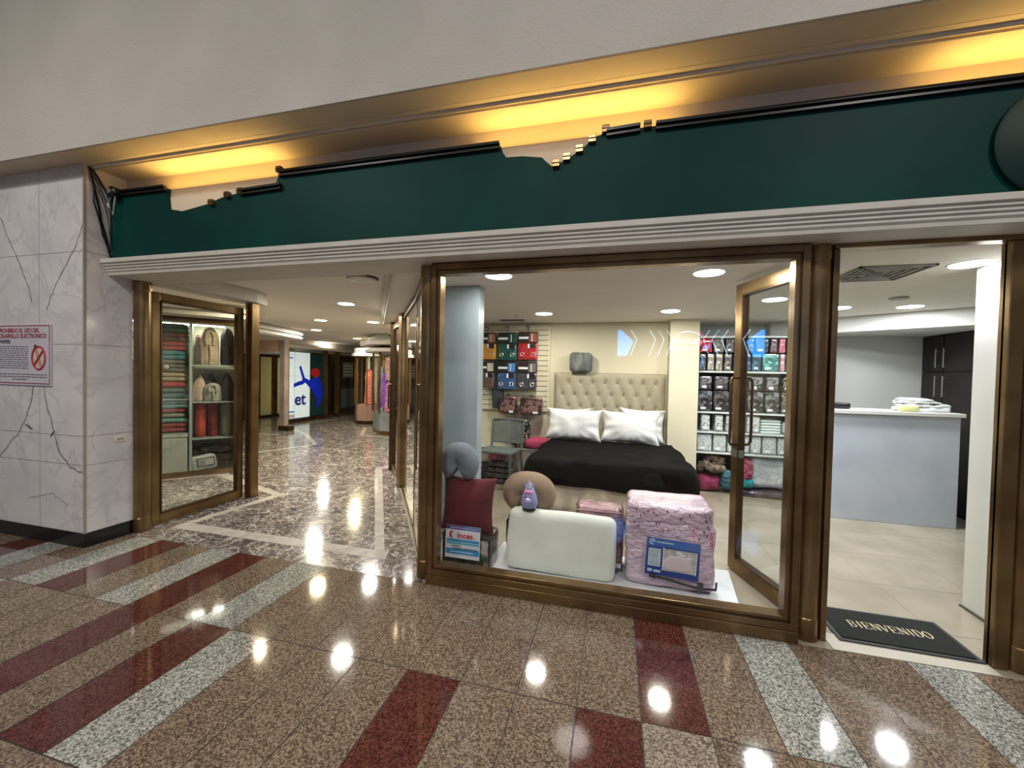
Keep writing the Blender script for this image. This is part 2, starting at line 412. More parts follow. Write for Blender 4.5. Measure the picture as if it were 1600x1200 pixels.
vein(wl, [(-4.70,1.45),(-4.689,1.236),(-4.594,0.995),(-4.517,0.783),(-4.38,.66),(-4.24,0.62)], .009, 4)
vein(wl, [(-4.85,.95),(-4.93,.99)], .008, 5); vein(wl, [(-4.80,1.75),(-4.76,1.62)], .004, 8)
vein(wl, [(-4.62,.9),(-4.57,.95)], .009, 6); vein(wl, [(-4.9,.35),(-4.6,.42),(-4.4,.33)], .002, 7)
struct(wl.build('wall_left', origin=(0,0,0)))
b = MB(); b.box(-12, -4.205, 2.295, 2.64, 0, 0.12, BASEB); struct(b.build('baseboard_left'))
b = MB(); b.box(-4.215, -4.203, 2.293, 2.31, 0.12, 3.14, mat('corner_bead', '#9b9388', .5)); struct(b.build('trim_1'))

# ------------------------------------------------------------ fascia above the shopfront
b = MB()
b.box(-12, 4.6, 2.13, 2.29, 3.14, 7.0, FASC)
b.box(-12, 4.6, 2.12, 2.13, 3.14, 3.146, FASC)
struct(b.build('wall_front', bevel=0.004))
b = MB()
b.box(-12, 4.6, 2.29, 2.66, 3.14, 3.2, COVE)              # soffit
b.box(-4.21, 4.6, 2.60, 2.66, 2.41, 3.14, COVE); b.box(-4.208, 4.6, 2.499, 2.512, 2.406, 2.962, COVE)           # face behind the board
b.prof_x([(2.135, 3.14), (2.285, 3.14), (2.285, 3.16), (2.135, 3.16)], -12, 4.6, COVE)
struct(b.build('wall_front', bevel=0.0))
b = MB()
for y in (2.345, 2.375):
    b.prof_x([(y-.009, 3.1405), (y-.009, 3.132), (y-.004, 3.126), (y+.004, 3.126), (y+.009, 3.132), (y+.009, 3.1405)], -4.35 if y < 2.36 else -4.3, 4.6, COVE)
struct(b.build('trim_2'))
b = MB()
b.prof_x([(2.40, 2.405), (2.40, 2.372), (2.415, 2.366), (2.415, 2.352), (2.428, 2.346), (2.428, 2.332), (2.440, 2.326), (2.440, 2.312), (2.452, 2.30), (2.455, 2.281), (2.83, 2.281), (2.83, 2.405)], -4.208, 4.6, CORN)
struct(b.build('trim_3', smooth=None))

# green signboard: broken upper edge, black trim and brass clips
sb = thing('signboard', 'long dark green signboard with a ragged upper edge and black trim above the shopfront', 'signboard', (-1.1, 2.47, 2.4))
out = [(-4.205,2.408),(4.5,2.408),(4.5,2.96),(-0.085,2.96),(-0.108,2.953),(-0.134,2.945),(-0.168,2.93),(-0.208,2.895),(-0.243,2.872),(-0.283,2.847),(-0.318,2.83),(-0.368,2.805),(-0.407,2.79),(-0.45,2.83),(-0.473,2.855),(-0.60,2.878),(-0.704,2.882),(-0.73,2.92),(-0.744,2.96),
       (-2.44,2.96),(-2.456,2.955),(-2.489,2.885),(-2.757,2.865),(-3.004,2.834),(-3.12,2.80),(-3.23,2.785),(-3.396,2.763),(-3.552,2.795),(-3.565,2.90),(-3.553,2.96),(-4.205,2.96)]
m = MB(); m.plate(out, 2.47, 0.028, GREEN); m.build('board', None, sb)
for (x0, z0, x1, z1) in ((-4.2,2.972,-3.555,2.968),(-2.44,2.966,-0.745,2.966),(-0.085,2.958,0.105,2.964),(0.19,2.962,4.5,2.962),(-2.80,2.862,-2.42,2.872)):
    m = MB()
    for dz, t in ((0.0, .016), (-.026, .012)):
        m.plate([(x0, z0+dz-t/2), (x1, z1+dz-t/2), (x1, z1+dz+t/2), (x0, z0+dz+t/2)], 2.445-(.01 if dz == 0 else 0), 0.03, BLACKT)
    m.build('top_trim', None, sb)
for x, z in [(-3.081,2.80),(-2.924,2.845),(-2.80,2.862),(-2.44,2.985),(-0.383,2.80),(-0.318,2.832),(-0.243,2.872),(-0.168,2.922),(-0.09,2.97),(0.145,2.965)]:
    m = MB(); m.box(x-.022, x+.022, 2.442, 2.475, z-.022, z+.020, BRASS); m.box(x-.024, x+.024, 2.438, 2.442, z-.004, z+.002, BLACKT); o = m.build('clip', None, sb, bevel=.003); o['label'] = 'brass clip'
dk = thing('round_sign', 'dark green round sign disc mounted at the right end of the green signboard', 'sign', (2.03, 2.42, 2.68))
m = MB(); m.lathe([(0.26,0),(0.27,.004),(0.27,.02),(.26,.026)], 0, 0, 64, mat('deep_green_gloss', '#02251f', .5, spec=.2), M=T(2.0, 2.468, 2.655, rx=90)); m.build('disc', None, dk, smooth=True)
m = MB(); m.lathe([(0.19,0),(.19,.003)], 0, 0, 48, mat('black_green_gloss', '#010b09', .5, spec=.2), M=T(2.04, 2.441, 2.65, rx=90)); m.build('disc_face', None, dk, smooth=True)

# warm uplights lying along the top of the board
WARMM = mat('amber_tube', (1.0, 0.62, 0.16, 1), .5, emis=6)
for k, x in enumerate((-3.10, -0.30, 2.15)):
    t = thing('uplight', ('slim dark uplight washing amber light on the cove above the left end of the signboard',
        'slim dark uplight washing amber light on the cove above the broken middle of the signboard',
        'slim dark uplight washing amber light on the cove at the right edge of the signboard')[k], 'lamp', (x, 2.41, 2.985), 0, 'amber uplights on the signboard')
    m = MB(); m.prof_x([(2.53,2.945),(2.58,2.945),(2.58,2.965),(2.576,2.965),(2.576,2.949),(2.534,2.949),(2.534,2.965),(2.53,2.965)], x-.66, x+.66, BLACKT); m.build('trough', None, t)
    m = MB(); m.tube([(x-.57,2.555,2.957),(x+.57,2.555,2.957)], .006, 8, WARMM); m.build('tube', None, t)
    for q, xx in enumerate((x-.5, x+.5)):
        m = MB(); m.box(xx-.01, xx+.01, 2.512, 2.53, 2.947, 2.951, BLACKT); m.build('arm', None, t)
    l = bpy.data.lights.new('amber_light', 'AREA'); l.shape = 'RECTANGLE'; l.size = 1.25; l.size_y = 0.02; l.energy = WARM*.1; l.color = (1.0, 0.60, 0.15)
    lo = bpy.data.objects.new('amber_light', l); COL.objects.link(lo); lo.parent = t; lo.location = (0, .135, -.010); lo.rotation_euler = (R(218), 0, 0)

# loose cables, bracket and round device in the left corner
t = thing('cable_bundle', 'bundle of loose black cables hanging down the corner left of the green board', 'cables', (-4.19, 2.42, 2.41))
for k, pts in enumerate(([(-4.195,2.325,3.13),(-4.19,2.36,2.95),(-4.19,2.40,2.72),(-4.19,2.46,2.45)], [(-4.195,2.335,3.13),(-4.185,2.40,3.02),(-4.18,2.455,2.92),(-4.18,2.49,2.86)],
                         [(-4.195,2.33,3.10),(-4.18,2.40,2.95),(-4.17,2.47,2.75),(-4.17,2.475,2.6),(-4.185,2.465,2.44)], [(-4.195,2.33,3.12),(-4.185,2.35,2.85),(-4.185,2.41,2.6),(-4.185,2.465,2.42)],
                         [(-4.195,2.34,3.05),(-4.18,2.42,2.85),(-4.18,2.45,2.65),(-4.185,2.47,2.42)])):
    P = [Vector(p) for p in pts]; Q = []
    for i in range(len(P)-1):
        for s in range(6): Q.append(P[i].lerp(P[i+1], s/6) + Vector((0, math.sin(s/6*math.pi)*.006, 0)))
    Q.append(P[-1]); m = MB(); m.tube(Q, (.008,.009,.004,.006,.003)[k], 6, BLACK); m.build('cable', None, t, smooth=True)
t = thing('wall_speaker', 'small black round speaker on a thin metal bracket beside the loose cables', 'speaker', (-4.17, 2.45, 2.86))
m = MB(); m.lathe([(0.035,0),(.045,.01),(.045,.05),(.03,.06)], 0, 0, 24, BLACK, M=T(-4.085,2.455,2.955, rx=90)); m.build('housing', None, t, smooth=True)
m = MB(); m.lathe([(0.02,0),(.02,.004)], 0, 0, 20, mat('grey_metal','#8f8f8f',.4,.6), M=T(-4.085,2.393,2.955, rx=90)); m.build('cone', None, t, smooth=True)
m = MB(); m.tube([(-4.10,2.42,2.92),(-4.15,2.42,2.87),(-4.085,2.42,2.77),(-4.06,2.42,2.92),(-4.10,2.42,2.92)], .005, 6, mat('pale_metal','#b5b5b0',.4,.5)); m.build('bracket', None, t)

# ------------------------------------------------------------ storefront columns, frames and doors
def column(x, y, r, label):
    t = thing('bronze_column', label, 'column', (x, y, 0), 0, 'round bronze columns of the shopfront')
    m = MB(); m.lathe([(r,.0),(r,.128),(r-.004,.13),(r-.004,2.20),(r,2.202),(r,2.281)], x, y, 40, BRASS)
    m.v and None
    m = MB(); m.lathe([(r,.13),(r,2.20)], x, y, 40, BRASS); m.build('shaft', None, t, smooth=True)
    m = MB(); m.lathe([(r+.003,0),(r+.003,.128),(r,.132)], x, y, 40, BRASS); m.build('base_sleeve', None, t, smooth=True)
    m = MB(); m.lathe([(r,2.195),(r+.004,2.20),(r+.004,2.281)], x, y, 40, BRASS); m.build('top_sleeve', None, t, smooth=True)
    return t
column(-4.185, 2.70, .062, 'round bronze column between the white marble wall and the passage')
column(-1.335, 2.70, .058, 'round bronze column between the passage and the display window')
column(1.118, 2.70, .066, 'round bronze column between the display window and the open doorway')
column(2.118, 2.715, .072, 'round bronze column at the right edge, past the open doorway')

def stepped_frame(x0, x1, z0, z1, w, y=2.65):
    m = MB()
    for k, (o, ww, d0, d1) in enumerate(((0, w*.55, -.05, .05), (w*.5, w*.28, -.03, .03), (w*.72, w*.28, -.042, .042))):
        a, b_, c, d = x0+o, x1-o, z0+o, z1-o
        m.box(a, a+ww, y+d0, y+d1, c, d, BRASS); m.box(b_-ww, b_, y+d0, y+d1, c, d, BRASS)
        m.box(a+ww, b_-ww, y+d0, y+d1, c, c+ww, BRASS); m.box(a+ww, b_-ww, y+d0, y+d1, d-ww, d, BRASS)
    return m
win = thing('window_1', None, None, (-0.12, 2.65, 0)); struct(win)
m = stepped_frame(-1.275, 1.05, 0.066, 2.272, .072); m.build('window_frame', None, win, bevel=.003)
m = MB(); m.box(-1.275, 1.05, 2.59, 2.71, 0.0, 0.066, BRASS); m.build('bottom_rail', None, win, bevel=.004)
m = MB(); m.box(-1.275, 1.05, 2.61, 2.70, 2.272, 2.281, BRASSD); m.build('top_rail', None, win)
m = MB(); m.box(-1.21, .985, 2.647, 2.653, 0.13, 2.21, GLS); m.build('glass_pane', None, win)

dw = thing('doorway_frame', 'bronze jambs and head framing the open doorway above the welcome mat', 'door frame', (1.6, 2.68, 0))
for x0, x1 in ((1.187, 1.218), (1.978, 2.045)):
    m = MB(); m.box(x0, x1, 2.665, 2.73, 0, 2.255, BRASS); m.box(x0 if x0 > 1.5 else x1-.012, (x0+.012) if x0 > 1.5 else x1+.006, 2.69, 2.71, 0, 2.255, BRASSD); m.build('jamb', None, dw, bevel=.004)
m = MB(); m.box(1.185, 2.045, 2.655, 2.73, 2.256, 2.281, BRASS); m.build('head', None, dw, bevel=.004)
m = MB(); m.box(1.225, 1.972, 2.60, 2.76, 0.0, 0.003, mat('threshold_stone','#b9b3a6',.3)); m.build('threshold', None, dw)

def frame_door(root, L, z0, z1, st, rb, rt, th=.04, handle=True):
    """door in local coords: hinge at x=0, runs to x=L, thickness along y"""
    M0 = wm(root)
    def bx(*a): mm = MB(); mm.box(*a, BRASS, M0); return mm
    bx(0, st, -th/2, th/2, z0, z1).build('stile', None, root, bevel=.004)
    bx(L-st, L, -th/2, th/2, z0, z1).build('stile', None, root, bevel=.004)
    bx(st, L-st, -th/2, th/2, z0, z0+rb).build('rail', None, root, bevel=.004)
    bx(st, L-st, -th/2, th/2, z1-rt, z1).build('rail', None, root, bevel=.004)
    m = MB(); e = .014
    for a in ((st, st+e, z0+rb, z1-rt), (L-st-e, L-st, z0+rb, z1-rt)): m.box(a[0], a[1], -th/2-.006, th/2+.006, a[2], a[3], BRASSD, M0)
    m.box(st+e, L-st-e, -th/2-.006, th/2+.006, z0+rb, z0+rb+e, BRASSD, M0); m.box(st+e, L-st-e, -th/2-.006, th/2+.006, z1-rt-e, z1-rt, BRASSD, M0); m.build('glazing_bead', None, root)
    m = MB(); m.box(st+e, L-st-e, -.003, .003, z0+rb+e, z1-rt-e, GLD, M0); m.build('glass_pane', None, root)

d1 = thing('door_1', None, None, (1.165, 2.79, 0), math.atan2(.71, -.235)); struct(d1)
frame_door(d1, .76, .012, 2.245, .085, .10, .085)
M0 = wm(d1)
for s in (-1, 1):
    m = MB(); P = [(.69, s*.02, 1.0), (.69, s*.07, 1.0), (.685, s*.085, 1.02), (.68, s*.085, 1.06), (.68, s*.085, 1.46), (.685, s*.085, 1.50), (.69, s*.07, 1.52), (.69, s*.02, 1.52)]
    m.tube(P, .011, 10, BRASSD, M=M0); m.build('pull_handle', None, d1, smooth=50)
m = MB(); m.box(.66, .76, -.022, .022, .9, .96, mat('steel_plate','#9b9a93',.35,.8), M0); m.build('lock_plate', None, d1)

d2 = thing('door_2', None, None, (-4.20, 2.775, 0), R(90)); struct(d2)
frame_door(d2, .95, .012, 2.215, .07, .09, .075)
t = thing('bronze_post', 'square bronze post at the far edge of the open left glass door', 'post', (-4.14, 3.80, 0))
m = MB(); m.box(-4.19, -4.09, 3.75, 3.85, 0, 2.278, BRASS); m.box(-4.155, -4.125, 3.742, 3.75, 0, 2.278, BRASSD); m.build('post_body', None, t, bevel=.012, seg=3)

# passage side glazing of the bedding shop
pg = thing('window_2', None, None, (-2.0, 3.7, 0)); struct(pg)
def gpanel(a, b_, z0=.02, z1=2.2):
    m = MB(); m.bar(a, b_, .008, z0, z1, GLD); m.build('glass_pane', None, pg)
    m = MB(); m.bar(a, b_, .03, 0, .022, BRASSD); m.build('bottom_rail', None, pg)
    m = MB(); m.bar(a, b_, .035, z1, 2.281, BRASSD); m.build('top_rail', None, pg)
gpanel((-1.40, 2.77), (-1.855, 3.50)); gpanel((-1.86, 3.508), (-2.655, 4.68))
m = MB(); m.bar((-1.854,3.498),(-1.862,3.51), .014, .0, 2.28, BLACK); m.build('joint', None, pg)
for (px, py, r) in ((-2.70, 4.735, .05), (-2.765, 4.83, .035)):
    m = MB(); m.box(-r, r, -r, r, 0, 2.281, BRASS, T(px, py, 0, rz=-34)); m.build('post', None, pg, bevel=.01)
d3 = thing('door_3', None, None, (-2.80, 4.88, 0), math.atan2(.62, -.49)); struct(d3)
frame_door(d3, .80, .012, 2.24, .06, .09, .07)
M0 = wm(d3); m = MB(); m.tube([(.74,.02,.95),(.74,.075,.96),(.74,.08,1.0),(.74,.08,1.28),(.74,.075,1.32),(.74,.02,1.33)], .012, 8, BLACK, M=M0); m.build('pull_handle', None, d3)

# ------------------------------------------------------------ ceilings and soffits
b = MB(); b.box(-14, 4.6, 2.58, 16, 2.42, 2.47, CEILW); struct(b.build('ceiling', origin=(0,0,0)))
b = MB()
b.prism([(-1.69, 2.831), (4.5, 2.831), (4.5, 6.5), (-3.60, 6.5), (-3.67, 5.83)], 2.281, 2.419, CEILW)
struct(b.build('ceiling', origin=(0,0,0)))
b = MB()
for off, z0, z1 in ((.0, 2.283, 2.315), (.03, 2.32, 2.345), (.05, 2.35, 2.38)):
    b.bar((-1.69-.02-off, 2.85), (-3.67-.02-off, 5.85), .03, z0, z1, CORN)
struct(b.build('trim_4'))
b = MB()
b.prism([(-6.45,3.18),(-5.14,4.76),(-5.6,5.2),(-6.6,6.1),(-7.0,7.7),(-14,7.7),(-14,3.18)], 2.21, 2.419, CORN)
b.prism([(-4.30,2.831),(-4.02,2.831),(-4.02,3.75),(-4.12,3.98),(-4.30,3.98)], 2.281, 2.419, CORN)
struct(b.build('ceiling', origin=(0,0,0)))
b = MB()
for a, c in (((-6.45,3.18),(-5.14,4.76)), ((-5.14,4.76),(-6.6,6.1)), ((-6.6,6.1),(-7.0,7.7))):
    b.bar((a[0]+.03, a[1]-.02), (c[0]+.03, c[1]-.02), .05, 2.23, 2.27, CORN); b.bar((a[0]+.05, a[1]-.03), (c[0]+.05, c[1]-.03), .05, 2.31, 2.36, CORN)
struct(b.build('trim_5'))
b = MB(); b.box(-9.3, -8.75, 9.1, 15, 2.16, 2.23, CORN); b.box(-9.3, -8.85, 9.1, 15, 2.24, 2.30, CORN); b.box(-9.3, -8.95, 9.1, 15, 2.31, 2.42, CEILW)
b.box(-11, -9.3, 9.3, 9.5, 2.2, 2.42, CORN); struct(b.build('trim_6'))

# ------------------------------------------------------------ shop walls
b = MB(); b.box(-3.45, 1.06, 5.85, 5.97, 0, 2.28, CREAMW); struct(b.build('wall_back', origin=(0,0,0)))
b = MB(); b.box(.69, 1.045, 5.62, 5.848, 0, 2.28, CREAMW); struct(b.build('wall_back', origin=(0,0,0)))
b = MB(); b.box(1.06, 4.5, 6.25, 6.37, 0, 2.28, WHITEW); struct(b.build('wall_back', origin=(0,0,0)))
b = MB(); b.box(4.38, 4.5, 2.75, 6.25, 0, 2.28, WHITEW); struct(b.build('wall_right', origin=(0,0,0)))
b = MB(); b.box(2.315, 2.46, 2.78, 3.36, 0, 2.28, WHITEW); b.box(2.21, 4.5, 2.66, 2.78, 0, 2.28, WHITEW); struct(b.build('wall_right', origin=(0,0,0)))
b = MB(); b.box(2.30, 2.315, 2.78, 3.365, 0, .012, mat('dark_skirt','#4a4740',.5)); struct(b.build('baseboard_right'))
b = MB(); b.prism([(2.0,6.07),(4.38,4.36),(4.38,6.25),(2.0,6.25)], 2.10, 2.279, WHITEW); struct(b.build('ceiling', origin=(0,0,0)))
b = MB(); b.box(-3.45, 4.5, 5.838, 5.85, 0, .06, mat('grey_skirting','#8a857a',.5)) if False else b.box(-3.45, .66, 5.835, 5.85, 0, .06, mat('grey_skirting','#8a857a',.5)); struct(b.build('baseboard_back'))
b = MB(); b.box(-1.56, -1.165, 3.32, 3.46, 0, 2.279, GREYP); struct(b.build('wall_front', origin=(0,0,0)))
# shop window corner: low side wall closing the far left of the shop behind the passage glazing
b = MB(); b.bar((-3.33,5.50),(-3.46,5.85), .05, 0, 2.28, BRASSD); struct(b.build('wall_left'))

# ------------------------------------------------------------ ceiling lamps and fittings
def downlight(x, y, z, m, e, label, group, col=(1, .97, .92), r=.1):
    t = thing('downlight', label, 'ceiling lamp', (x, y, z), 0, group)
    a = MB(); a.lathe([(r+.012, z-.004), (r+.016, z-.001), (r+.016, z+.002)], x, y, 32, RING); a.build('ring', None, t, smooth=True)
    a = MB(); a.lathe([(r, z-.007), (r+.002, z-.004)], x, y, 32, m); a.build('diffuser', None, t)
    l = bpy.data.lights.new('lamp_light', 'AREA'); l.shape = 'DISK'; l.size = r*1.9; l.energy = e; l.color = col
    o = bpy.data.objects.new('lamp_light', l); COL.objects.link(o); o.parent = t; o.location = (0, 0, -.012)
for x, y, mm, c, lab in [(-.906,3.03,DISCM,(1,.95,.88),'round ceiling lamp at the left front of the shop, just inside the window'), (-.88,4.95,DISCM,(1,.93,.8),'round ceiling lamp above the left side of the bed'),
        (.60,4.93,DISCM,(1,.93,.8),'round ceiling lamp above the right side of the bed'), (.645,3.20,DISCC,(.95,1,.98),'round ceiling lamp above the pink bagged comforter, left of the open glass door'),
        (1.46,4.35,DISCC,(.96,.98,1),'round ceiling lamp seen through the open glass door'), (2.25,4.93,DISCC,(.96,.98,1),'round ceiling lamp above the left end of the counter'),
        (2.87,4.93,DISCC,(.96,.98,1),'round ceiling lamp above the middle of the counter, beyond the smoke detector'), (2.20,3.24,DISCC,(.96,.98,1),'round ceiling lamp at the top of the doorway beside the white pier')]:
    downlight(x, y, 2.281, mm, LIGHT_SHOP*(.5 if abs(x-2.2)<.01 or x < -.9 else 1), lab, 'round ceiling lamps in the bedding shop', c)
PL = [(-3.537,4.685,DISCC,'nearest lit round lamp in the passage ceiling'),(-5.139,6.109,DISCY,'yellowish round passage lamp, nearest of the yellow ones on the left'),(-6.46,7.543,DISCM,'white round passage lamp just beyond the yellowish one on the left'),
      (-4.297,6.45,DISCC,'white round passage lamp nearest the right-hand soffit'),(-8.911,10.773,DISCM,'round passage lamp in the left of the far cluster, biggest of it'),(-6.833,9.523,DISCY,'yellowish round passage lamp nearest the glass kiosk'),
      (-11.494,14.279,DISCM,'bright round passage lamp at the bottom left of the far cluster'),(-9.574,12.122,DISCM,'round passage lamp in the middle of the far cluster'),(-10.443,13.827,DISCM,'round passage lamp at the right of the far cluster'),
      (-12.6,15.6,DISCM,'farthest and lowest round lamp in the passage ceiling'),(-4.75,4.45,DISCY,'round passage lamp beside the top of the square bronze post')]
for x, y, mm, lab in PL: downlight(x, y, 2.421, mm, LIGHT_PASS, lab, 'round ceiling lamps along the passage', (1,.95,.85) if mm != DISCY else (1,.85,.55))
t = thing('ceiling_speaker', 'round unlit ceiling speaker near the front of the passage ceiling', 'speaker', (-2.36,3.42,2.42))
m = MB(); m.lathe([(.10,2.385),(.13,2.392),(.135,2.405)], -2.40, 3.42, 40, RING); m.build('grille', None, t, smooth=True)
m = MB(); m.lathe([(.14,2.405),(.15,2.41),(.15,2.421)], -2.40, 3.42, 40, BLACK); m.build('rim', None, t, smooth=True)
t = thing('air_vent', 'square louvred air vent in the shop ceiling above the doorway', 'air vent', (1.79,3.41,2.28))
VG = mat('vent_grey_metal', '#8c8980', .5); VD = mat('vent_dark', '#34322d', .7)
for k in range(5):
    a = .215-k*.042; m = MB(); z0 = 2.268+k*.002
    for q in range(4):
        m.box(-a, a, -a, -a+.016, z0, z0+.012-k*.001, VG, T(1.79,3.41,0, rz=90*q))
    m.build('vent_ring', None, t)
m = MB(); m.box(1.59,1.99,3.21,3.61,2.2795,2.2808,VD); m.build('backing', None, t)
t = thing('smoke_detector', 'round white smoke detector on the shop ceiling beyond the air vent', 'smoke detector', (2.48,4.41,2.28))
m = MB(); m.lathe([(.03,2.245),(.045,2.252),(.05,2.262)], 2.48,4.41,24,RING); m.build('sensor', None, t, smooth=True)
m = MB(); m.lathe([(.055,2.262),(.07,2.27),(.07,2.281)], 2.48,4.41,24,mat('detector_grey','#a6a39a',.5)); m.build('base', None, t, smooth=True)
t = thing('sprinkler', 'small ceiling sprinkler with a round plate near the slatted wall', 'sprinkler', (-1.25,5.0,2.28))
m = MB(); m.lathe([(.03,2.275),(.035,2.281)],-1.25,5.0,20,RING); m.build('plate', None, t)
m = MB(); m.lathe([(.018,2.240),(.006,2.244),(.006,2.276)],-1.25,5.0,12,VG); m.build('nozzle', None, t)
t = thing('slot_vent', 'narrow rectangular vent in the shop ceiling near the slatted wall', 'air vent', (-1.42,5.45,2.28))
m = MB(); m.box(-1.60,-1.24,5.40,5.50,2.272,2.281,VG); m.build('vent_frame', None, t)
for k in range(4):
    m = MB(); m.box(-1.58,-1.26,5.412+k*.021,5.420+k*.021,2.268,2.273,VD); m.build('louvre', None, t)

# ------------------------------------------------------------ display window goods
WPLAT = mat('white_platform_paint', '#d6dbe0', .3)
m = MB(); m.prism([(-.93,2.735),(.80,2.735),(.87,3.33),(-.90,3.33)], 0, .055, WPLAT)
o = m.build('display_platform', bevel=.004); tag(o, 'low white display platform on the floor behind the window glass', 'platform')

SILK = mat('clear_plastic_sheen', '#ffffff', .12, alpha=.16, spec=.9)
def plastic(name, base, var, **k): return mat(name, base, .22, var=var, coat=.9, bump=.8, bscale=20, bdist=.025, **k)

# left stack: dark storage bag, card, cushion, neck pillow
t = thing('bedding_bag', 'dark zipped bedding bag behind the blue and white card in the window corner', 'bag', (-1.05, 2.92, 0))
m = MB(); m.rbox(.40, .22, .30, .03, 8, .004, M=T(-1.06, 2.93, 0)); m.build('bag_body', plastic('dark_bag_plastic','#2b2625','#57504b', vscale=9), t, smooth=True)
m = MB(); m.tube([(-.87,2.815,.02),(-.87,2.815,.28),(-1.25,2.815,.28)], .007, 6, BLACK); m.build('piping', None, t, smooth=True)
m = MB(); m.box(-.95,-.885,2.812,2.818,.12,.17,mat('teal_label','#2e5d50',.4)); m.build('label_patch', None, t)
m = MB(); m.rbox(.10,.01,.13,.004,6,.002,M=T(-.93,2.817,.13)); m.build('clear_window', plastic('clear_crinkle','#b9b5ad','#7d7870', vscale=20), t, smooth=True)

t = thing('notice_card', 'white and blue printed card reading inces, propped in the lower left corner of the window', 'sign', (-1.065, 2.75, .135))
Mc = T(-1.065, 2.745, .0, rx=-4)
CW = mat('card_white', '#cfd2d6', .4); CB = mat('card_blue', '#2b7fb4', .4, var='#2b8fb0', vscale=12, ramp=(.3,.7)); CP = mat('card_purple', '#3a2370', .4); CR_ = mat('logo_red', '#c01b3c', .4); INK = mat('black_ink', '#15171c', .5); WINK = mat('white_ink', '#dfe6ee', .5)
m = MB(); m.box(-.135,.135,0,.004,.137,.372,CW,Mc); m.build('card', None, t)
def cb(x0,x1,z0,z1,mm,y=-.001): a = MB(); a.box(x0,x1,y,0,z0,z1,mm,Mc); return a
cb(-.135,.0,.345,.372,CP).build('title_bar', None, t); cb(.0,.135,.345,.372,mat('card_navy','#2a4f93',.4)).build('title_bar', None, t)
m = MB(); random.seed(3); x = -.10
while x < .11: wd = random.uniform(.008,.02); m.box(x,x+wd,-.002,0,.356,.3605,WINK,Mc); x += wd+.004
m.build('title_line', None, t)
cb(-.125,.130,.255,.275,CB).build('blue_band', None, t); cb(-.125,.130,.236,.252,mat('card_teal','#4fa0b5',.4)).build('blue_band', None, t); cb(-.130,.132,.165,.205,CB).build('blue_band', None, t)
text('brand_word', 'inces', .062, CR_, t, (-1.045, 2.7605, .305), (1,0,0), (0,0,1), .0006, bold=.0008)
m = MB(); P=[]
for i in range(13): a=R(95+i*14); P.append((-1.065-.078+.026*math.cos(a), .308+.028*math.sin(a)))
for i in range(13): a=R(263-i*14); P.append((-1.065-.072+.014*math.cos(a), .308+.022*math.sin(a)))
m.plate(P, 2.7600, .001, CR_); m.build('crescent_mark', None, t)
for x in (-.105, .092):
    m = MB(); m.box(x,x+.006,-.002,0,.285,.291,INK,Mc); m.build('dot', None, t)
m = MB(); m.box(-.125,.125,-.0015,0,.2195,.221,CB,Mc); m.box(-.06,.125,-.0015,0,.207,.2085,INK,Mc); m.build('rule_line', None, t)
m = MB(); random.seed(9)
for (xa, xb, zc) in ((-.085,-.015,.226),(-.075,.115,.207)):
    x = xa
    while x < xb:
        h_ = random.uniform(.004,.009); pts = [(x,-.002,zc-h_),(x+.004,-.002,zc+h_),(x+.009,-.002,zc-h_*.5),(x+.012,-.002,zc+h_*.6)]
        m.tube(pts, .0016, 5, INK, M=Mc); x += .015
m.build('handwriting', None, t)
m = MB(); x = -.09
while x < .09: wd = random.uniform(.006,.016); m.box(x,x+wd,-.002,0,.180,.185,WINK,Mc); x += wd+.004
m.build('footer_line', None, t)

VELV = mat('burgundy_velvet', '#5a0c1c', .8, var='#430812', vscale=4, bump=.2, bscale=200)
m = MB(); m.pillow(.44,.44,.16,26,.12,.006,3,VELV,T(-1.075,2.87,.285,rx=-5,ry=1)); tag(m.build('cushion', smooth=True, angle=60), 'square burgundy cushion standing in the left corner of the display window', 'cushion')
def neck(cx, y, zb, w, h, r, col, label, tilt=0, seed=0):
    # horseshoe roll, opening downwards; base at zb
    P = []; rr = []; n = 34; a0 = w/2-r
    for i in range(n+1):
        u = i/n; an = R(-68+316*u)
        x = a0*math.cos(an)*(1 if abs(math.cos(an)) > .0 else 1); z = (h/2-r)*math.sin(an)
        bulge = 1-.05*math.exp(-((u-.5)/.08)**2)
        end = min(1, (min(u, 1-u)/.07)) ; end = math.sqrt(max(0.0, 1-(1-end)**2))
        P.append((x, 0, z+h/2)); rr.append(max(.003, r*bulge*end))
    m = MB(); m.tube(P, rr, 22, col, M=T(cx, y, zb, rx=tilt)); 
    o = m.build('neck_pillow', smooth=True, angle=180); return tag(o, label, 'neck pillow')
PGRY = mat('grey_plush', '#6e7880', .9, var='#646d76', vscale=5, bump=.3, bscale=180); PTAU = mat('taupe_plush', '#8b7762', .9, var='#7e6b57', vscale=5, bump=.3, bscale=180)
neck(-1.145, 2.90, .655, .31, .33, .083, PGRY, 'grey neck pillow standing on the burgundy cushion', 6)

t = thing('bedding_bag', 'grey bedding bag with black piping, hidden behind the white foam pillow', 'bag', (-.55, 3.17, .055))
m = MB(); m.rbox(.50,.24,.34,.05,10,.006,M=T(-.56,3.18,.055)); m.build('bag_body', plastic('grey_bag_plastic','#8b8f92','#6b6f72', vscale=8), t, smooth=True)
m = MB(); m.tube([(-.79,3.055,.09),(-.80,3.055,.2),(-.80,3.055,.35),(-.77,3.055,.385),(-.33,3.055,.385)], .008, 6, BLACK); m.build('piping', None, t, smooth=True)
neck(-.635, 3.10, .40, .43, .35, .095, PTAU, 'taupe neck pillow behind the top of the white foam pillow', 4)

